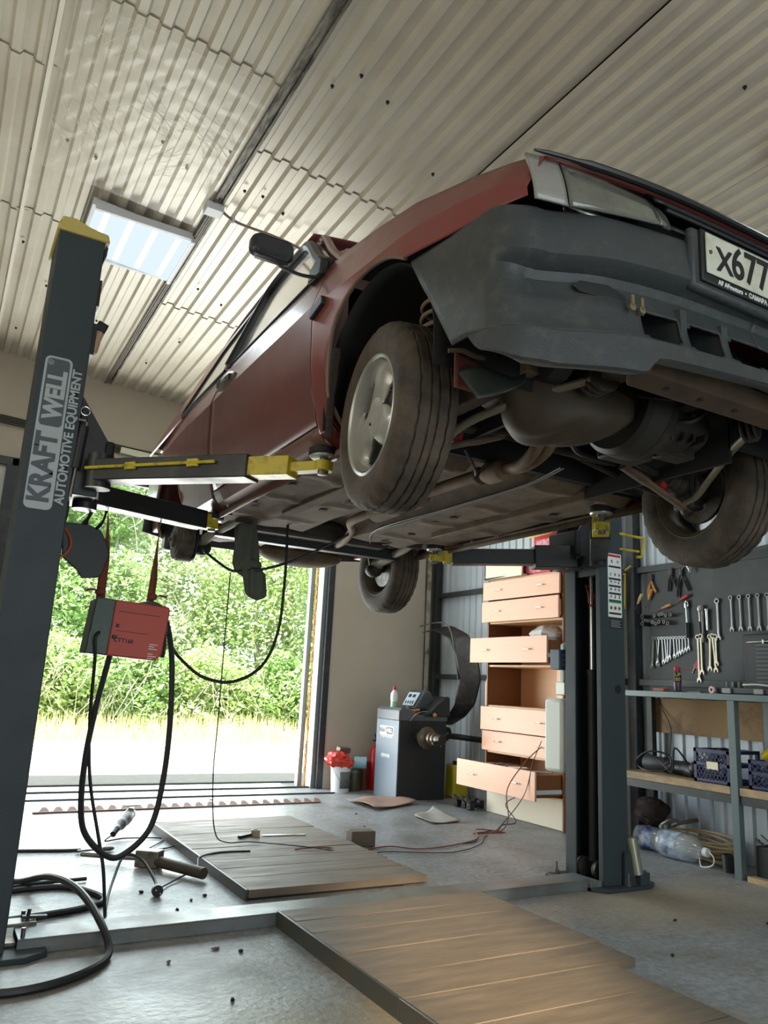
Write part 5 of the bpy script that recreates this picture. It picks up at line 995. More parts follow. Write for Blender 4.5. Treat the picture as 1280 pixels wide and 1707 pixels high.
t2 = thing('caliper_tool', 'curved chrome caliper with an orange knob resting on the balancer hood', 'caliper', (4.0, 6.22, .74)); B().tube([(3.90, 6.235, .70), (3.95, 6.232, .755), (4.02, 6.23, .785), (4.10, 6.23, .785), (4.16, 6.23, .765)], .009, 8, 5, flat=.5).build('caliper_arc', m_chrome, t2); B().ell((4.17, 6.225, .757), (.022, .02, .022)).build('orange_knob', mk('amber_knob', srgb(186, 130, 64), .5), t2)
t2 = thing('pliers', 'weight pliers with wooden-coloured handle lying across the balancer tray', 'pliers', (4.0, 6.30, .80)); B().tube([(3.93, 6.28, .79), (4.0, 6.29, .795), (4.04, 6.30, .80)], .012, 8, 3).build('handle', bpy.data.materials['amber_knob'], t2); B().tube([(4.04, 6.30, .80), (4.10, 6.33, .81), (4.14, 6.32, .815)], [.012, .018, .008], 8, 3, flat=.5).build('jaw', m_dark, t2)
# things by the back wall
m_bucket = mk('white_bucket', srgb(222, 226, 228), .4)
t2 = thing('plastic_bucket', 'white bucket with a grey label standing by the gateway corner', 'bucket', (3.55, 6.88, 0)); bb = B().lathe((3.55, 6.88, 0), (0, 0, 1), [(0, .085), (.22, .098), (.222, .104), (.235, .104), (.236, .094), (.20, .092)], 32, caps=False).lathe((3.55, 6.88, .002), (0, 0, 1), [(0, .085), (.01, .085)], 32).build('bucket_body', m_bucket, t2)
b = B(); vs = [(3.55 + .0985 * cos(a), 6.88 + .0985 * sin(a), z) for z in (.04, .19) for a in [radians(-120 + 9 * k) for k in range(9)]]; b.add(vs, [(k, k + 1, k + 10, k + 9) for k in range(8)]); b.build('bucket_label', mk('grey_label', srgb(96, 100, 98), .5, 0, .25, 40), t2, fix=False, solid=.001)
B().tube([(3.45, 6.86, .22), (3.47, 6.77, .14), (3.55, 6.765, .09), (3.63, 6.78, .14), (3.65, 6.86, .22)], .0025, 6, 4).build('bucket_handle', m_rough, t2)
t2 = thing('red_plastic_bag', 'crumpled red plastic bag spilling out of the white bucket', 'bag', (3.52, 6.85, .24)); B().ell((3.50, 6.86, .30), (.12, .10, .075), 20, 14, noise=.16, seed=3).ell((3.56, 6.84, .26), (.09, .08, .06), 16, 10, noise=.2, seed=9).build('bag_body', mk('red_film', srgb(206, 60, 44), .3, 0, .15, 12), t2, smoothang=12)
t2 = thing('printed_packet', 'dark printed packet on top of the red bag', 'packet', (3.55, 6.86, .39)); B().box((3.555, 6.86, .385), (.13, .06, .05), rot=(.2, .05, .2)).build('packet_body', mk('brown_packet', srgb(98, 80, 72), .5, 0, .3, 30), t2, bevel=.003)
t2 = thing('paint_can', 'pale blue can lying on its side behind the white bucket', 'can', (3.75, 6.97, .24)); B().lathe((3.70, 6.90, .265), (.8, -.45, 0), [(0, .055), (.12, .055)], 24).build('can_body', mk('pale_blue_can', srgb(150, 186, 198), .4, 0, .15, 10), t2); B().lathe((3.7975, 6.845, .265), (.8, -.45, 0), [(0, .056), (.004, .054)], 24).build('can_base', mk('tan_can_end', srgb(170, 150, 122), .5), t2)
t2 = thing('paint_can', 'dark olive can standing under the pale blue can', 'can', (3.73, 6.96, 0)); B().lathe((3.73, 6.95, 0), (0, 0, 1), [(0, .075), (.01, .078), (.19, .078), (.2, .074)], 28).build('can_body', mk('olive_can', srgb(74, 72, 50), .45, .2), t2); B().lathe((3.73, 6.95, .17), (0, 0, 1), [(0, .079), (.02, .079)], 28, caps=False).build('can_rim', m_rough, t2)
t2 = thing('brown_pot', 'small rusty pot wedged between the cans and the extinguisher', 'pot', (3.86, 6.98, .0)); B().lathe((3.86, 6.99, 0.0), (0, 0, 1), [(0, .045), (.26, .05), (.27, .04)], 20).build('pot_body', mk('rust_pot', srgb(124, 62, 48), .6, .1, .3, 10), t2)
t2 = thing('fire_extinguisher', 'red fire extinguisher standing behind the wheel balancer', 'fire extinguisher', (3.99, 6.95, 0)); B().lathe((3.985, 6.96, 0), (0, 0, 1), [(0, .07), (.01, .075), (.36, .075), (.40, .06), (.43, .025), (.45, .022)], 28).build('cylinder', mk('extinguisher_red', srgb(190, 30, 36), .3, 0, .03), t2); B().tube([(3.985, 6.96, .45), (3.96, 6.94, .47), (3.90, 6.90, .47)], .009, 8, 2).tube([(3.985, 6.96, .46), (3.96, 6.95, .50), (3.93, 6.92, .53)], .008, 8, 2).build('lever', m_dark, t2)
t2 = thing('jerry_can', 'yellow canister standing between the balancer and the chest of drawers', 'canister', (4.53, 6.36, 0)); B().b2((4.45, 6.28, 0), (4.62, 6.44, .30)).build('canister_body', mk('yellow_canister', srgb(206, 196, 52), .45, 0, .08, 8), t2, bevel=.02); B().cyl((4.50, 6.34, .30), (4.50, 6.34, .335), .025).build('canister_cap', m_dark, t2)
for k, (x, y, lb) in enumerate(((4.22, 5.85, 'black coil clamp on the floor, nearest the yellow canister'), (4.24, 5.76, 'black coil clamp on the floor in the middle of the three'), (4.22, 5.66, 'black coil clamp on the floor, nearest the drawers'))):
    t2 = thing('spring_compressor', lb, 'spring compressor', (x, y, 0), 'black spring compressors on the floor'); B().tube([(x - .06, y, .03), (x + .12, y + .02, .05)], .018, 10).box((x - .03, y, .035), (.05, .055, .06)).box((x + .08, y + .01, .045), (.05, .055, .07)).build('compressor_body', m_dark, t2, bevel=.006)
    B().tube([(x - .06, y - .02, .0 + .06), (x - .08, y, .09), (x - .05, y + .02, .10), (x - .03, y, .07)], .010, 8, 3).build('compressor_hook', m_rough, t2)
# sheets of metal on the floor
def warp(poly, z0, amp, name, m_, label, seed):
    b = B(); P = [Vector((x, y, 0)) for x, y in poly]; n = 14
    b.grid(n, n, lambda u, v: (lambda q: (q.x, q.y, z0 + amp * (abs(2 * u - 1) ** 2 * .6 + .4 * sin(u * 7 + seed) * sin(v * 5)) + .004))((P[0] * (1 - u) + P[1] * u) * (1 - v) + (P[3] * (1 - u) + P[2] * u) * v))
    return tag(b.build(name, m_, fix=False, solid=.0015), label, 'metal sheet')
m_rust = mk('rust_red_sheet', srgb(140, 104, 88), .6, .1, .15, 4, dirt=srgb(160, 140, 120), damt=.45, dscale=4, sharp=.3)
warp([(3.319, 5.782), (3.90, 6.05), (3.76, 6.46), (3.321, 6.289)], .012, .03, 'metal_sheet', m_rust, 'rust-brown metal sheet lying on the floor before the balancer', 1)
warp([(3.449, 5.153), (3.74, 5.18), (3.90, 5.80), (3.492, 5.459)], .004, .022, 'metal_sheet', mk('pale_bent_sheet', srgb(166, 166, 158), .5, .2, .1, 5, dirt=srgb(134, 96, 74), damt=.36, dscale=5), 'pale bent metal sheet with a rusty corner, half under the brown one', 3)

# ================================================================== WORKBENCH WALL
t = thing('workbench', 'grey steel workbench frame with a rough plank shelf along the right wall', 'workbench', (4.5, 3.0, 0))
m_bench = mk('bench_green_grey', srgb(92, 106, 106), .42, .2, .08, 5)
B().b2((4.30, 1.6, 1.024), (4.72, 4.12, 1.064)).build('bench_top', m_bench, t, bevel=.003)
for (x0, y0) in ((4.30, 3.135), (4.652, 3.135), (4.30, 4.08), (4.652, 4.08), (4.30, 1.6)): B().b2((x0, y0, 0), (x0 + .045, y0 + .05, 1.024)).build('leg', m_bench if y0 < 4 else m_frame, t, bevel=.002)
B().b2((4.31, 1.6, .418), (4.35, 4.10, .468)).b2((4.66, 1.6, .418), (4.70, 4.10, .468)).build('shelf_rail', m_frame, t) if False else [B().b2((x0, 1.6, .418), (x0 + .04, 4.10, .468)).build('shelf_rail', m_frame, t) for x0 in (4.31, 4.66)]
m_plank = mk('rough_plank', srgb(176, 150, 112), .75, 0, .15, 6, dirt=srgb(120, 112, 98), damt=.42, dscale=5, stretch=(3, 1, 3))
for (a, c) in ((3.19, 4.07), (1.7, 3.13)): B().b2((4.305, a, .470), (4.70, c, .515)).build('shelf_plank', m_plank, t, bevel=.003)
m_ply = mk('stained_plywood', srgb(142, 112, 72), .7, 0, .2, 4, dirt=srgb(70, 52, 34), damt=.38, dscale=5)
for (a, c, z0, lb) in ((3.20, 4.09, .775, 'stained plywood board under the bench, on the far side of the bench leg'), (1.9, 3.10, .745, 'stained plywood board under the bench, near the picture edge')): tag(B().b2((4.70, a, z0), (4.712, c, 1.02)).build('plywood_board', m_ply), lb, 'board')
m_board = mk('black_tool_board', srgb(52, 58, 60), .6, 0, .12, 4, dirt=srgb(70, 74, 72), damt=.42, dscale=3)
b = B().prism([(1.7, 1.07), (4.125, 1.07), (4.125, 1.955), (1.7, 2.19)], .012, lambda u, v, t_: (4.70 - t_ + .008, u, v)); tag(b.build('tool_board', m_board), 'dark panel hung with hand tools above the workbench', 'tool board')
BX = 4.694
def wrench(y, zt, L_, lab, grp, ring=True, a=0, m_=None, s=1.0):
    t2 = thing('ring_wrench', lab, 'wrench', (BX - .008, y, zt), grp, rot=(a, 0, 0))
    w_ = .0075 * s; b = B().prism([(-w_, -.012), (w_, -.012), (w_ * .8, -L_ / 2), (w_, -L_ + .01), (-w_, -L_ + .01), (-w_ * .8, -L_ / 2)], .006, lambda u, v, t_: (t_ - .003, u, v)); b.build('shank', m_ or m_tool, t2, world=False, bevel=.0015)
    vs = []; n = 20
    b = B()
    for k in range(n):
        a_ = 2 * pi * k / n; vs += [(-.006, .016 * s * cos(a_), .016 * s * sin(a_)), (-.006, .0095 * s * cos(a_), .0095 * s * sin(a_)), (.006, .0095 * s * cos(a_), .0095 * s * sin(a_)), (.006, .016 * s * cos(a_), .016 * s * sin(a_))]
    b.add(vs, [(k * 4 + j, k * 4 + (j + 1) % 4, ((k + 1) % n) * 4 + (j + 1) % 4, ((k + 1) % n) * 4 + j) for k in range(n) for j in range(4)]); b.build('ring_end', m_ or m_tool, t2, world=False)
    z = -L_; r_ = .016 * s
    B().prism([(-.008 * s, z + .018), (.008 * s, z + .018), (r_, z + .004), (r_, z - .012), (r_ * .6, z - .018), (r_ * .45, z - .002), (0, z + .002), (-r_ * .45, z - .002), (-r_ * .6, z - .018), (-r_, z - .012), (-r_, z + .004)], .008, lambda u, v, t_: (t_ - .004, u, v)).build('open_end', m_ or m_tool, t2, world=False)
    return t2
ordn = ['first', 'second', 'third', 'fourth', 'fifth', 'sixth', 'seventh', 'eighth', 'ninth', 'tenth', 'eleventh', 'twelfth', 'thirteenth']
for k in range(13):
    L_ = .205 - .0105 * k; wrench(4.075 - .0262 * k, 1.455, L_, 'small combination wrench, %s from the wall edge in the slanting row' % ordn[k], 'row of small wrenches on the tool board', a=random.Random(k).uniform(-.12, .12), m_=m_tool if k > 1 else m_rough, s=.72)
for k in range(5): wrench(3.401 - .0 - .068 * k, 1.715, .215, 'bright combination wrench, %s from the long one in the upper row' % ordn[k], 'upper row of bright wrenches', s=.95)
wrench(3.51, 1.70, .255, 'largest bright combination wrench hanging alone on the tool board', None, s=1.2)
for k, (y, L_, a) in enumerate(((3.68, .30, .0), (3.655, .25, .0), (3.58, .22, .04), (3.56, .235, -.08), (3.535, .185, 0))): wrench(y, 1.455 + .005 * (k % 2), L_, 'old dull combination wrench, %s in the lower row beside the socket tray' % ordn[k], 'lower row of old wrenches', a=a, m_=mk('old_steel', srgb(168, 160, 140), .35, .8), s=1.1)
# other hand tools
def tool(name, lab, cat, loc, rot=(0, 0, 0), grp=None): return thing(name, lab, cat, loc, grp, rot=rot)
def tp(b, n, m_, t_, **k): return b.build(n, m_, t_, world=False, **k)
m_hand = mk('tan_handle', srgb(196, 140, 84), .5)
for i, (y, z, a, mm, lb) in enumerate(((4.17, 1.80, .55, mk('pale_yellow_handle', srgb(206, 190, 130), .4), 'pale yellow screwdriver hanging at the edge of the tool board'), (4.07, 1.83, .45, m_hand, 'orange and black screwdriver leaning under the pliers'), (3.90, 1.70, 1.30, m_hand, 'wooden-coloured screwdriver lying almost level on the tool board'), (3.74, 1.76, 1.15, m_redv, 'red-handled screwdriver slanting on the tool board'))):
    t2 = tool('screwdriver', lb, 'screwdriver', (BX - .014, y, z), (a, 0, 0)); tp(B().lathe((0, 0, .0), (0, 0, -1), [(0, .006), (.004, .012), (.05, .012), (.07, .008), (.085, .009)], 12), 'handle', mm, t2); tp(B().cyl((0, 0, -.085), (0, 0, -.16), .003, n=8), 'shaft', m_rough, t2)
for i, (y, z, lb) in enumerate(((4.08, 1.90, 'long-nose pliers with dark handles at the corner of the board'), (3.89, 1.93, 'black-handled pliers hanging open, beside the wider pair'), (3.80, 1.92, 'black-handled wide-open pliers under the tyre'))):
    t2 = tool('pliers', lb, 'pliers', (BX - .012, y, z)); k = 1 + .3 * (i == 2); tp(B().tube([(0, 0, 0), (0, .018 * k, -.05), (0, .030 * k, -.13 * k)], [.006, .009, .008], 8, 4).tube([(0, 0, 0), (0, -.018 * k, -.05), (0, -.045 * k, -.10 * k)], [.006, .009, .008], 8, 4), 'handles', m_dark if i else m_hand, t2); tp(B().tube([(0, 0, -.01), (0, .003, .02), (0, -.002, .045)], [.011, .012, .004], 8, 3), 'jaws', m_rough, t2)
for k in range(3): B()
for i, (y, z, s_, lb) in enumerate(((3.765, 1.69, 1.0, 'large ratchet wrench with a black grip'), (3.655, 1.655, .7, 'small ratchet wrench with a dark grip'))):
    t2 = tool('ratchet_wrench', lb + ' on the tool board', 'ratchet', (BX - .014, y, z)); tp(B().ell((0, 0, 0), (.010, .020 * s_, .034 * s_), 16, 10), 'ratchet_head', m_chrome, t2); tp(B().cyl((0, 0, -.03 * s_), (0, -.003, -.13 * s_), .007 * s_), 'neck', m_chrome, t2); tp(B().tube([(0, -.003, -.13 * s_), (0, -.005, -.24 * s_)], .015 * s_, 10), 'grip', m_dark, t2)
t2 = tool('extension_bar', 'long steel extension bar hanging straight on the tool board', 'socket bar', (BX - .012, 3.63, 1.68)); tp(B().lathe((0, 0, 0), (0, 0, -1), [(0, .013), (.03, .013), (.032, .009), (.26, .008), (.265, .005)], 14), 'bar_body', m_rough, t2)
t2 = tool('extension_bar', 'shorter steel socket driver beside the long extension bar', 'socket bar', (BX - .012, 3.595, 1.65)); tp(B().lathe((0, 0, 0), (0, 0, -1), [(0, .014), (.02, .010), (.14, .007), (.15, .006)], 14), 'bar_body', m_chrome, t2)
rnd = random.Random(31)
for j, (z, ys_, lb) in enumerate(((1.625, [4.12, 4.03, 3.985, 3.955, 3.925, 3.885], 'upper'), (1.565, [4.12, 4.05, 4.02, 3.99, 3.945, 3.91], 'lower'))):
    for k, y in enumerate(ys_):
        o = B().lathe((BX, y, z + rnd.uniform(-.006, .012)), (-1, 0, 0), [(0, .012 if k else .016), (.045 if k else .075, .012 if k else .016), (.045 if k else .075, .008), (.02, .008)], 14, caps=False).build('socket', m_rough if k else m_dark); tag(o, 'small socket, %s along the %s row pegged on the tool board' % (ordn[k], lb), 'socket', 'sockets pegged on the tool board')
for i, (y, z, lb) in enumerate(((3.72, 2.02, 'bunch nearer the corner'), (3.52, 2.03, 'bunch near the picture edge'))):
    for k in range(5):
        a = rnd.uniform(-.7, .7); p0 = Vector((BX - .02 - .004 * k, y + .012 * k - .02, z - .02)); o = B().cyl(p0, p0 + Vector((0, sin(a) * .075, -cos(a) * .08)), .0055, n=10).build('hex_key', m_chrome); tag(o, 'bright hex bit in the hanging %s under the tyre' % lb, 'bit', 'hanging %s of bits' % lb)
t2 = tool('feeler_gauge', 'small red triangular gauge hanging on the tool board', 'gauge', (BX - .006, 3.70, 1.26), (.5, 0, 0)); tp(B().prism([(-.006, .05), (.01, .05), (.028, -.02), (-.02, -.03)], .006, lambda u, v, t_: (t_, u, v)), 'gauge_body', mk('gauge_red', srgb(150, 34, 42), .5), t2, bevel=.002); tp(B().box((0.003, .01, -.045), (.003, .01, .05)), 'gauge_blade', m_rough, t2)
# socket case stood open + case lying flat
t2 = thing('socket_case', 'open black socket case standing against the tool board', 'tool case', (4.66, 3.10, 1.07)); B().b2((4.645, 2.80, 1.075), (4.69, 3.30, 1.46)).build('case_shell', m_dark, t2, bevel=.01)
B().b2((4.64, 2.84, 1.11), (4.644, 3.26, 1.43)).build('case_lining', mk('case_lining', srgb(34, 38, 38), .5), t2)
for k in range(11): B().b2((4.632, 2.86, 1.12 + .026 * k), (4.640, 3.20, 1.132 + .026 * k)).build('case_slot', mk('slot_grey', srgb(70, 78, 78), .4) if k == 0 else bpy.data.materials['slot_grey'], t2)
B().tube([(4.63, 3.26, 1.405), (4.63, 2.95, 1.412)], .004, 8).tube([(4.63, 3.14, 1.395), (4.63, 3.14, 1.42)], .007, 8).build('sliding_bar', m_chrome, t2)
t2 = thing('tool_case', 'flat dark tool case with grey latches lying on the bench top', 'tool case', (4.45, 3.15, 1.064)); cb_ = B().b2((4.33, 2.72, 1.065), (4.60, 3.28, 1.105)).build('case_shell', mk('dark_case', srgb(46, 52, 54), .4), t2, bevel=.008)
for y in (3.20, 2.98): B().b2((4.318, y - .03, 1.068), (4.33, y + .03, 1.10)).build('latch', mk('grey_latch', srgb(130, 136, 130), .4), t2, bevel=.003)
tag(B().tube([(4.40, 3.14, 1.122), (4.44, 3.08, 1.128), (4.5, 3.02, 1.122)], .012, 10, 3, flat=.6).build('white_tool', m_white), 'white plastic tool lying on the flat tool case', 'tool')
tag(B().lathe((4.32, 3.295, 1.086), (-1, .1, 0), [(0, .022), (.014, .022), (.014, .01), (.0, .01)], 24, caps=False).build('tape_roll', mk('pink_tape', srgb(190, 150, 150), .5)), 'pinkish roll of tape beside the flat tool case', 'tape')
for k in range(4): tag(B().cyl((4.66, 3.44 - .045 * k, 1.064), (4.66, 3.44 - .045 * k, 1.15), .009, n=12).build('deep_socket', m_rough), 'dull steel socket standing on the bench, %s of the four by the case' % ordn[k], 'socket', 'sockets standing on the bench')
t2 = thing('spray_can', 'spray can with red cap and yellow-lettered label standing on the bench', 'spray can', (4.42, 3.655, 1.064)); B().lathe((4.42, 3.65, 1.064), (0, 0, 1), [(0, .024), (.005, .026), (.135, .026), (.145, .02)], 24).build('can_body', mk('mauve_can', srgb(92, 78, 88), .35, .3, .2, 10), t2)
B().lathe((4.42, 3.65, 1.13), (0, 0, 1), [(0, .0265), (.066, .0265)], 24, caps=False).build('label_band', m_ink, t2); text('can_lettering', 'UP\n80', m_yellow, .032, frame((4.42 - .018, 3.65 - .0205, 1.164), (.75, -.66, 0), (0, 0, 1)), t2, 'CENTER', 1, .0006)
B().lathe((4.42, 3.65, 1.209), (0, 0, 1), [(0, .022), (.022, .02), (.028, .012)], 20).cyl((4.42, 3.65, 1.228), (4.46, 3.50, 1.20), .0018, n=6).build('red_cap', m_redv, t2)
tag(B().box((4.40, 3.77, 1.075), (.06, .09, .02)).build('orange_box', mk('orange_box', srgb(170, 84, 50), .5), bevel=.002), 'small orange box on the bench next to the spray can', 'box')
tag(B().box((4.36, 3.46, 1.068), (.03, .10, .006)).build('flat_file', m_rough), 'flat metal strip lying on the bench front edge', 'tool')
# caulking gun on the wall rail, phone-like label
t2 = thing('caulking_gun', 'yellow caulking gun hanging from the wall rail beside the right column', 'caulking gun', (4.66, 4.42, 1.9))
B().tube([(4.64, 4.30, 1.96), (4.64, 4.31, 1.70)], .006, 8).tube([(4.64, 4.35, 1.96), (4.64, 4.375, 1.70)], .006, 8).tube([(4.625, 4.33, 1.97), (4.625, 4.34, 1.70)], .004, 8).build('gun_cradle', m_yellow, t2)
B().lathe((4.64, 4.345, 1.70), (0, 0, -1), [(0, .034), (.014, .034)], 20).lathe((4.64, 4.33, 1.955), (0, 0, 1), [(0, .032), (.014, .03)], 20).tube([(4.64, 4.33, 1.99), (4.64, 4.42, 1.955), (4.64, 4.46, 1.95)], [.014, .010, .004], 8, 3).tube([(4.64, 4.30, 1.99), (4.64, 4.24, 2.02)], .008, 8).build('gun_handle', m_yellow, t2)
# on the plank shelf
m_crate = mk('navy_crate_plastic', srgb(26, 34, 78), .4, 0, .06, 8)
def crate(x0, x1, y0, y1, z, h, lab):
    t2 = thing('plastic_crate', lab, 'crate', ((x0 + x1) / 2, (y0 + y1) / 2, z), 'navy crates on the plank shelf'); b = B()
    for zz in (z + .012, z + h - .012, z + h * .55): b.b2((x0, y0, zz - .010), (x0 + .008, y1, zz + .010)).b2((x0, y1 - .008, zz - .010), (x1, y1, zz + .010)).b2((x0, y0, zz - .010), (x1, y0 + .008, zz + .010)).b2((x1 - .008, y0, zz - .01), (x1, y1, zz + .01))
    for xx, yy in ((x0, y0), (x0, y1 - .02), (x1 - .02, y0), (x1 - .02, y1 - .02)): b.b2((xx, yy, z), (xx + .02, yy + .02, z + h))
    n = 10
    for k in range(n):
        ya = y0 + (y1 - y0) * k / n; st = (y1 - y0) / n
        for j in range(4):
            za = z + .02 + (h - .04) * j / 4; sz = (h - .04) / 4
            b.bar((x0 + .004, ya, za), (x0 + .004, ya + st, za + sz), .004, .003, up=(1, 0, 0)); b.bar((x0 + .004, ya + st, za), (x0 + .004, ya, za + sz), .004, .003, up=(1, 0, 0))
            if k < 6:
                xa = x0 + (x1 - x0) * k / 6; sx_ = (x1 - x0) / 6; b.bar((xa, y1 - .004, za), (xa + sx_, y1 - .004, za + sz), .004, .003, up=(0, 1, 0)); b.bar((xa + sx_, y1 - .004, za), (xa, y1 - .004, za + sz), .004, .003, up=(0, 1, 0))
    b.build('lattice', m_crate, t2, fix=False, smoothang=0); B().b2((x0, y0, z), (x1, y1, z + .006)).build('crate_floor', m_crate, t2); return t2
c1 = crate(4.32, 4.62, 3.20, 3.46, .516, .205, 'navy lattice crate with a white tag on the shelf, beyond the bench leg'); B().b2((4.314, 3.28, .60), (4.319, 3.36, .645)).build('paper_tag', m_cream, c1)
tag(B().tube([(4.40, 3.25, .62), (4.42, 3.32, .70), (4.45, 3.40, .66)], .03, 10, 3).build('bottle_shape', mk('murky_contents', srgb(40, 42, 46), .4)), 'dark bundle of tools inside the tagged navy crate', 'tools')
crate(4.33, 4.64, 2.66, 3.08, .516, .17, 'second navy crate on the shelf, on the picture-edge side of the bench leg')
tag(B().tube([(4.40, 3.02, .70), (4.42, 2.96, .74), (4.44, 2.88, .70)], [.03, .035, .02], 10, 3).build('yellow_power_tool', m_yellow), 'yellow plastic power tool resting in the second navy crate', 'power tool')
t2 = thing('black_power_tool', 'black angle tool with coiled cable on the plank shelf next to the tagged crate', 'power tool', (4.45, 3.60, .516)); B().tube([(4.45, 3.55, .56), (4.47, 3.66, .565), (4.48, 3.80, .56)], [.045, .038, .030], 12, 4).ell((4.43, 3.53, .58), (.05, .05, .045)).build('tool_body', m_dark, t2)
b = B(); 
cable('shelf_cable', [(4.40, 4.0, .53), (4.36, 3.96, .60), (4.38, 3.86, .66), (4.42, 3.74, .64), (4.40, 3.72, .56), (4.36, 3.86, .53), (4.38, 3.98, .56), (4.42, 3.96, .64), (4.44, 3.84, .60), (4.40, 3.70, .54), (4.36, 3.64, .70), (4.42, 3.58, .60)], .006, 'thin grey cable coiled on the plank shelf', res=6)
cable('wall_lead', [(4.70, 4.05, 1.02), (4.69, 4.02, .95), (4.66, 3.92, .82), (4.60, 3.88, .66), (4.55, 3.87, .53)], .003, 'thin cord hanging down from the bench top to the shelf', res=6)
for (y, r_, lb) in ((3.97, .05, 'grey canister shape at the far end of the plank shelf'), (3.80, .045, 'dark rounded tool case behind the coiled cable on the shelf')): tag(B().tube([(4.55, y + .08, .516 + r_), (4.56, y - .10, .516 + r_)], r_, 14).build('tool_roll', mk('dim_grey_tool', srgb(60, 64, 66), .5)), lb, 'tool')
# under the bench
def bottle(x, y, d, lab, cap=True, rr=.085, L_=.30, blue=False):
    t2 = thing('water_bottle', lab, 'water bottle', (x, y, 0), 'large plastic water bottles under the bench'); d = Vector(d).normalized(); z = rr
    B().lathe((x, y, z), d, [(0, rr * .8), (.01, rr * .97)] + [(.02 + .02 * k, rr * (1 if k % 2 else .965)) for k in range(int((L_ - .08) / .02))] + [(L_ - .05, rr * .95), (L_ - .01, rr * .6), (L_ + .02, .024), (L_ + .035, .022)], 28, caps=True).build('bottle_body', bpy.data.materials.get('clear_plastic') or mk('clear_plastic', srgb(196, 206, 210), .08, 0, .1, 10, spec=.9, alpha=.38, coat=1), t2)
    B().lathe(Vector((x, y, z)) + d * .04, d, [(0, rr * 1.006), (L_ * .42, rr * 1.006)], 28, caps=False).build('label_band', mk('blue_label', srgb(60, 96, 150) if blue else srgb(176, 190, 204), .4, 0, .3, 8, dirt=srgb(206, 212, 216) if blue else srgb(84, 100, 120), damt=.48, dscale=18), t2)
    if cap: 
        e = Vector((x, y, z)) + d * (L_ + .03); B().lathe(e, d, [(0, .028), (.028, .027)], 20).build('bottle_cap', m_white, t2); B().tube([e + Vector((0, .0, .02)), e + d * .03 + Vector((-.02, -.05, -.01)), e + d * .02 + Vector((-.03, -.06, -.06)), e + Vector((-.03, 0, -.085)), e + Vector((-.01, .03, -.04))], .004, 6, 4).build('carry_handle', m_white, t2)
bottle(4.40, 3.80, (.0, -1, 0), 'large ribbed water bottle with white cap and loop handle lying under the bench'); bottle(4.46, 4.06, (.1, -1, 0), 'blue-labelled water bottle lying behind the ribbed one', False, .075, .26, True)
bottle(4.52, 4.12, (.2, -1, 0), 'empty clear bottle on top of the blue-labelled one', False, .06, .2)
b = B()
rnd = random.Random(2)
for k in range(9): b.tube([(4.58 + .10 * cos(a) + rnd.uniform(-.01, .01), 3.62 + .25 * sin(a) + rnd.uniform(-.015, .015), .03 + .014 * k + .02 * sin(a + k)) for a in [2 * pi * q / 14 for q in range(14)]], .0085, 6, 3, closed=True)
tag(b.build('hose_coil', mk('beige_hose', srgb(186, 166, 128), .55)), 'coil of beige hose lying under the bench behind the water bottle', 'hose')
t2 = thing('steel_clamp', 'curved dark steel clamp resting on the water bottle', 'clamp', (4.47, 3.72, .2)); B().tube([(4.40, 3.80, .19), (4.42, 3.74, .23), (4.46, 3.70, .22), (4.46, 3.76, .19)], .012, 8, 4).tube([(4.45, 3.70, .215), (4.52, 3.60, .25)], .012, 8).build('clamp_body', m_rough, t2)
tag(B().lathe((4.42, 3.31, 0), (0, 0, 1), [(0, .035), (.10, .040), (.10, .032), (.02, .03)], 20, caps=True).build('black_cup', m_dark), 'small black cup on the floor beside the bench leg', 'cup')
tag(B().ell((4.56, 4.02, .24), (.10, .12, .09), 16, 12, noise=.2, seed=6).build('cloth_bundle', mk('dark_brown_cloth', srgb(50, 38, 34), .9), smoothang=20), 'dark brown cloth bundle behind the bottles under the bench', 'cloth')
t2 = thing('drill_bits_box', 'dark box packed with metal bits on the floor at the picture edge', 'box', (4.5, 2.95, 0)); B().b2((4.36, 2.70, .02), (4.66, 3.08, .20)).build('box_body', m_dark, t2, bevel=.006); B().b2((4.30, 2.6, .0), (4.70, 3.10, .03)).build('base_plank', m_plank, t2)
for k in range(16): q = Vector((4.38 + .02 * (k % 8), 2.78 + .3 * rnd.random(), .21)); tag(B().cyl(q, q + Vector((rnd.uniform(-.03, .03), rnd.uniform(-.1, .1), rnd.uniform(.01, .05))), .005, n=6).build('metal_bit', m_rough), 'one of the metal bits piled on the dark box by the floor', 'bit', 'metal bits piled on the dark box')

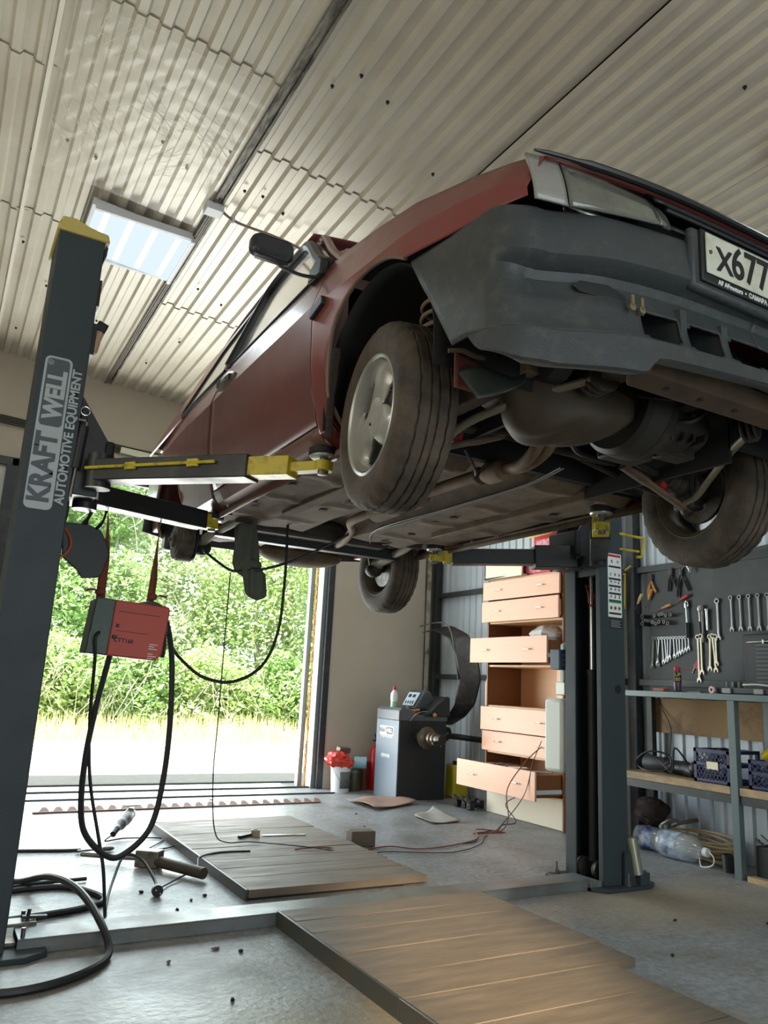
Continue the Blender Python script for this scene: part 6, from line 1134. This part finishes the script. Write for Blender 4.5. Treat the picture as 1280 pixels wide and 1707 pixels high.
# ================================================================== FLOOR THINGS
m_edge = mk('dark_edge_steel', srgb(74, 78, 74), .45, .3, .2, 8, dirt=srgb(96, 80, 60), damt=.4, dscale=9)
def deck(x0, x1, ys_, z, label, ext=None, edge_z=.0):
    t2 = thing('plank_deck', label, 'plank deck', ((x0 + x1) / 2, (ys_[0] + ys_[-1]) / 2, 0)); rnd = random.Random(int(x0 * 100 + z * 1000))
    b = B()
    for a, c in zip(ys_, ys_[1:]):
        e = rnd.uniform(-.012, .012); tl = rnd.uniform(-.003, .003); xe = x1 + e + (ext(a) if ext else 0)
        b.add([(x0 + .005 + e * .2, a + .003, z - .035), (xe, a + .003, z - .035), (xe, c - .002, z - .035), (x0 + .005, c - .002, z - .035), (x0 + .005 + e * .2, a + .003, z + tl), (xe, a + .003, z - tl), (xe, c - .002, z - tl), (x0 + .005, c - .002, z + tl)], [(0, 3, 2, 1), (4, 5, 6, 7), (0, 1, 5, 4), (1, 2, 6, 5), (2, 3, 7, 6), (3, 0, 4, 7)])
    b.each('plank', m_wood, t2, bevel=.0015)
    B().b2((x0 - .012, ys_[0], 0), (x0 + .0, ys_[-1], z + .004)).build('steel_edge', m_edge, t2, bevel=.002)
    B().b2((x0, ys_[0] + .01, .0), (x1 - .14, ys_[-1] - .01, z - .037)).build('dark_gap_underlay', m_ink, t2)  # black sheet added under the planks so the gaps look shaded
    return t2
deck(1.44, 2.44, [3.66, 3.90, 4.10, 4.29, 4.47, 4.60, 5.02, 5.08, 5.49], .045, 'worn plank deck on the floor behind the steel floor beam')
t2 = deck(1.43, 2.42, [1.0, 1.28, 1.52, 1.76, 2.02, 2.26], .060, 'x', ext=lambda a: -.10)
t2['label'] = 'lit plank deck in front, carrying on the raised deck at the bottom of the picture'
t2 = deck(1.43, 2.47, [2.262, 2.46, 2.70, 2.94, 3.10, 3.26], .060, 'y'); t2['label'] = 'worn plank deck in front of the steel floor beam with a stepped end'
tag(B().box((2.556, 4.62, .048), (.165, .10, .094), rot=(0, 0, -.1)).build('wooden_block', mk('dark_wood_block', srgb(98, 86, 72), .8, 0, .2, 10), bevel=.005), 'squared dark wooden block standing on the floor beside the far plank deck', 'wooden block')
t2 = thing('tape_roll', 'small roll of masking tape standing on the far plank deck', 'tape', (1.93, 4.86, .045)); B().lathe((1.93, 4.86, .045), (0, 0, 1), [(0, .028), (.038, .028), (.038, .018), (0, .018)], 24, caps=False).build('roll', mk('masking_tape', srgb(170, 158, 130), .6), t2)
tag(B().bar((1.97, 4.84, .05), (2.25, 4.80, .05), .022, .006).build('steel_ruler', m_chrome), 'bright steel ruler lying on the far plank deck', 'ruler')
tag(B().bar((1.80, 4.80, .055), (1.90, 4.86, .055), .02, .016).build('scraper', m_dark), 'dark scraper lying beside the roll of masking tape', 'tool')
t2 = thing('angle_grinder', 'grey angle grinder standing on its disc near the gateway', 'angle grinder', (1.22, 5.45, 0)); g0 = Vector((1.16, 5.25, .05)); g1 = Vector((1.30, 5.52, .10))
B().tube([g0, g0.lerp(g1, .25), g0.lerp(g1, .55), g0.lerp(g1, .8), g1], [.020, .034, .040, .036, .032], 14, 3).build('grinder_body', mk('grinder_grey', srgb(120, 128, 122), .4, 0, .1, 8, dirt=srgb(40, 44, 42), damt=.45, dscale=14), t2)
B().lathe(g1 + Vector((0, .02, .035)), (0, .1, 1), [(0, .02), (.01, .062), (.013, .062)], 28).build('grinder_disc', m_rough, t2); B().cyl(g0, g0 + Vector((-.03, -.05, -.02)), .018).build('grinder_tail', m_dark, t2)
cable('grinder_cable', [(1.13, 5.2, .03), (1.071, 5.117, .01), (1.2, 5.18, .008), (1.415, 5.118, .008), (1.30, 4.90, .008), (1.233, 4.812, .008), (1.40, 4.86, .008), (1.546, 5.10, .008), (1.50, 5.30, .008), (1.57, 5.50, .012), (1.60, 5.53, .02)], .0045, 'thin cord of the grinder curling over the floor to its plug', res=8)
tag(B().ell((1.60, 5.54, .02), (.03, .02, .016)).build('grinder_plug', m_dark), 'small plug lying at the corner of the far plank deck', 'plug')
t2 = thing('sledge_hammer', 'sledge hammer head with pipe through it lying on the floor', 'hammer', (1.2, 4.4, 0)); B().tube([(.862, 4.68, .035), (1.0, 4.58, .035), (1.13, 4.47, .04)], .012, 10).build('hammer_handle', m_rough, t2)
B().box((1.17, 4.44, .045), (.13, .085, .085), rot=(0, 0, -.65)).build('hammer_head', m_rough, t2, bevel=.006); B().cyl((1.20, 4.40, .036), (1.355, 4.07, .036), .028, n=16).build('handle_sleeve', mk('worn_sleeve', srgb(84, 74, 64), .6, .3, .25, 14), t2)
t2 = thing('adjustable_wrench', 'adjustable wrench lying on the floor behind the hammer', 'wrench', (.98, 4.88, 0)); B().tube([(.87, 4.86, .014), (.96, 4.88, .014), (1.02, 4.885, .014)], [.014, .010, .012], 8, 3, flat=.5).build('shank', m_rough, t2); B().ell((1.045, 4.885, .016), (.035, .028, .014)).build('jaw', m_rough, t2)
t2 = thing('mains_plug', 'round black plug lying on the floor beside the hammer', 'plug', (1.07, 3.87, 0)); B().lathe((1.075, 3.90, .026), (-.1, -1, .0), [(0, .012), (.02, .026), (.045, .026)], 20).build('plug_body', m_dark, t2); B().cyl((1.06, 3.856, .034), (1.058, 3.84, .034), .0035).cyl((1.082, 3.856, .018), (1.08, 3.84, .018), .0035).build('plug_pin', m_chrome, t2)
cable('extension_cable', [(1.09, 3.92, .02), (1.18, 4.05, .01), (1.36, 4.22, .03), (1.42, 4.36, .05), (1.56, 4.45, .05), (1.74, 4.44, .05)], .0045, 'cord running from the round plug up onto the far plank deck')
cable('red_cable', [(4.05, 4.60, .62), (3.98, 4.70, .50), (3.86, 4.76, .30), (3.84, 4.72, .10), (3.78, 4.74, .012), (3.60, 4.74, .012), (3.50, 4.68, .02), (3.62, 4.62, .03), (3.76, 4.66, .02), (3.66, 4.80, .02), (3.54, 4.72, .03), (3.44, 4.56, .01), (3.1, 4.42, .008), (2.85, 4.40, .008), (2.70, 4.52, .008), (2.4, 4.44, .008), (2.2, 4.40, .052), (2.0, 4.40, .052)], .0042, 'reddish cord tangled on the floor in front of the chest of drawers', mk('dull_red_cord', srgb(132, 62, 54), .5), res=8)
cable('black_cable', [(4.1, 4.75, .42), (4.05, 4.85, .25), (4.0, 4.95, .16), (3.98, 4.80, .06), (3.9, 4.86, .03), (3.80, 4.78, .012), (3.68, 4.76, .012), (3.56, 4.70, .012), (3.38, 4.50, .008), (3.2, 4.46, .008)], .0036, 'dark looped cord next to the red cord at the chest of drawers', res=8)
rnd = random.Random(77)
for k, (x, y) in enumerate([(1.10, 3.08), (1.18, 3.02), (2.77, 2.355), (2.2, 6.6), (3.1, 5.7), (1.02, 3.95), (1.2, 3.75), (1.1, 3.62), (1.28, 3.8), (2.9, 5.2), (1.0, 2.6), (3.2, 2.7), (.9, 3.0), (3.6, 2.5)]):
    tag(B().ell((x, y, .005), (rnd.uniform(.006, .018), rnd.uniform(.005, .012), .006), 7, 5, noise=.3, seed=k).build('dirt_crumb', m_ink if k % 3 else m_rough, smoothang=0), 'small dark crumb of dirt scattered on the concrete floor', 'debris', 'crumbs on the concrete floor')
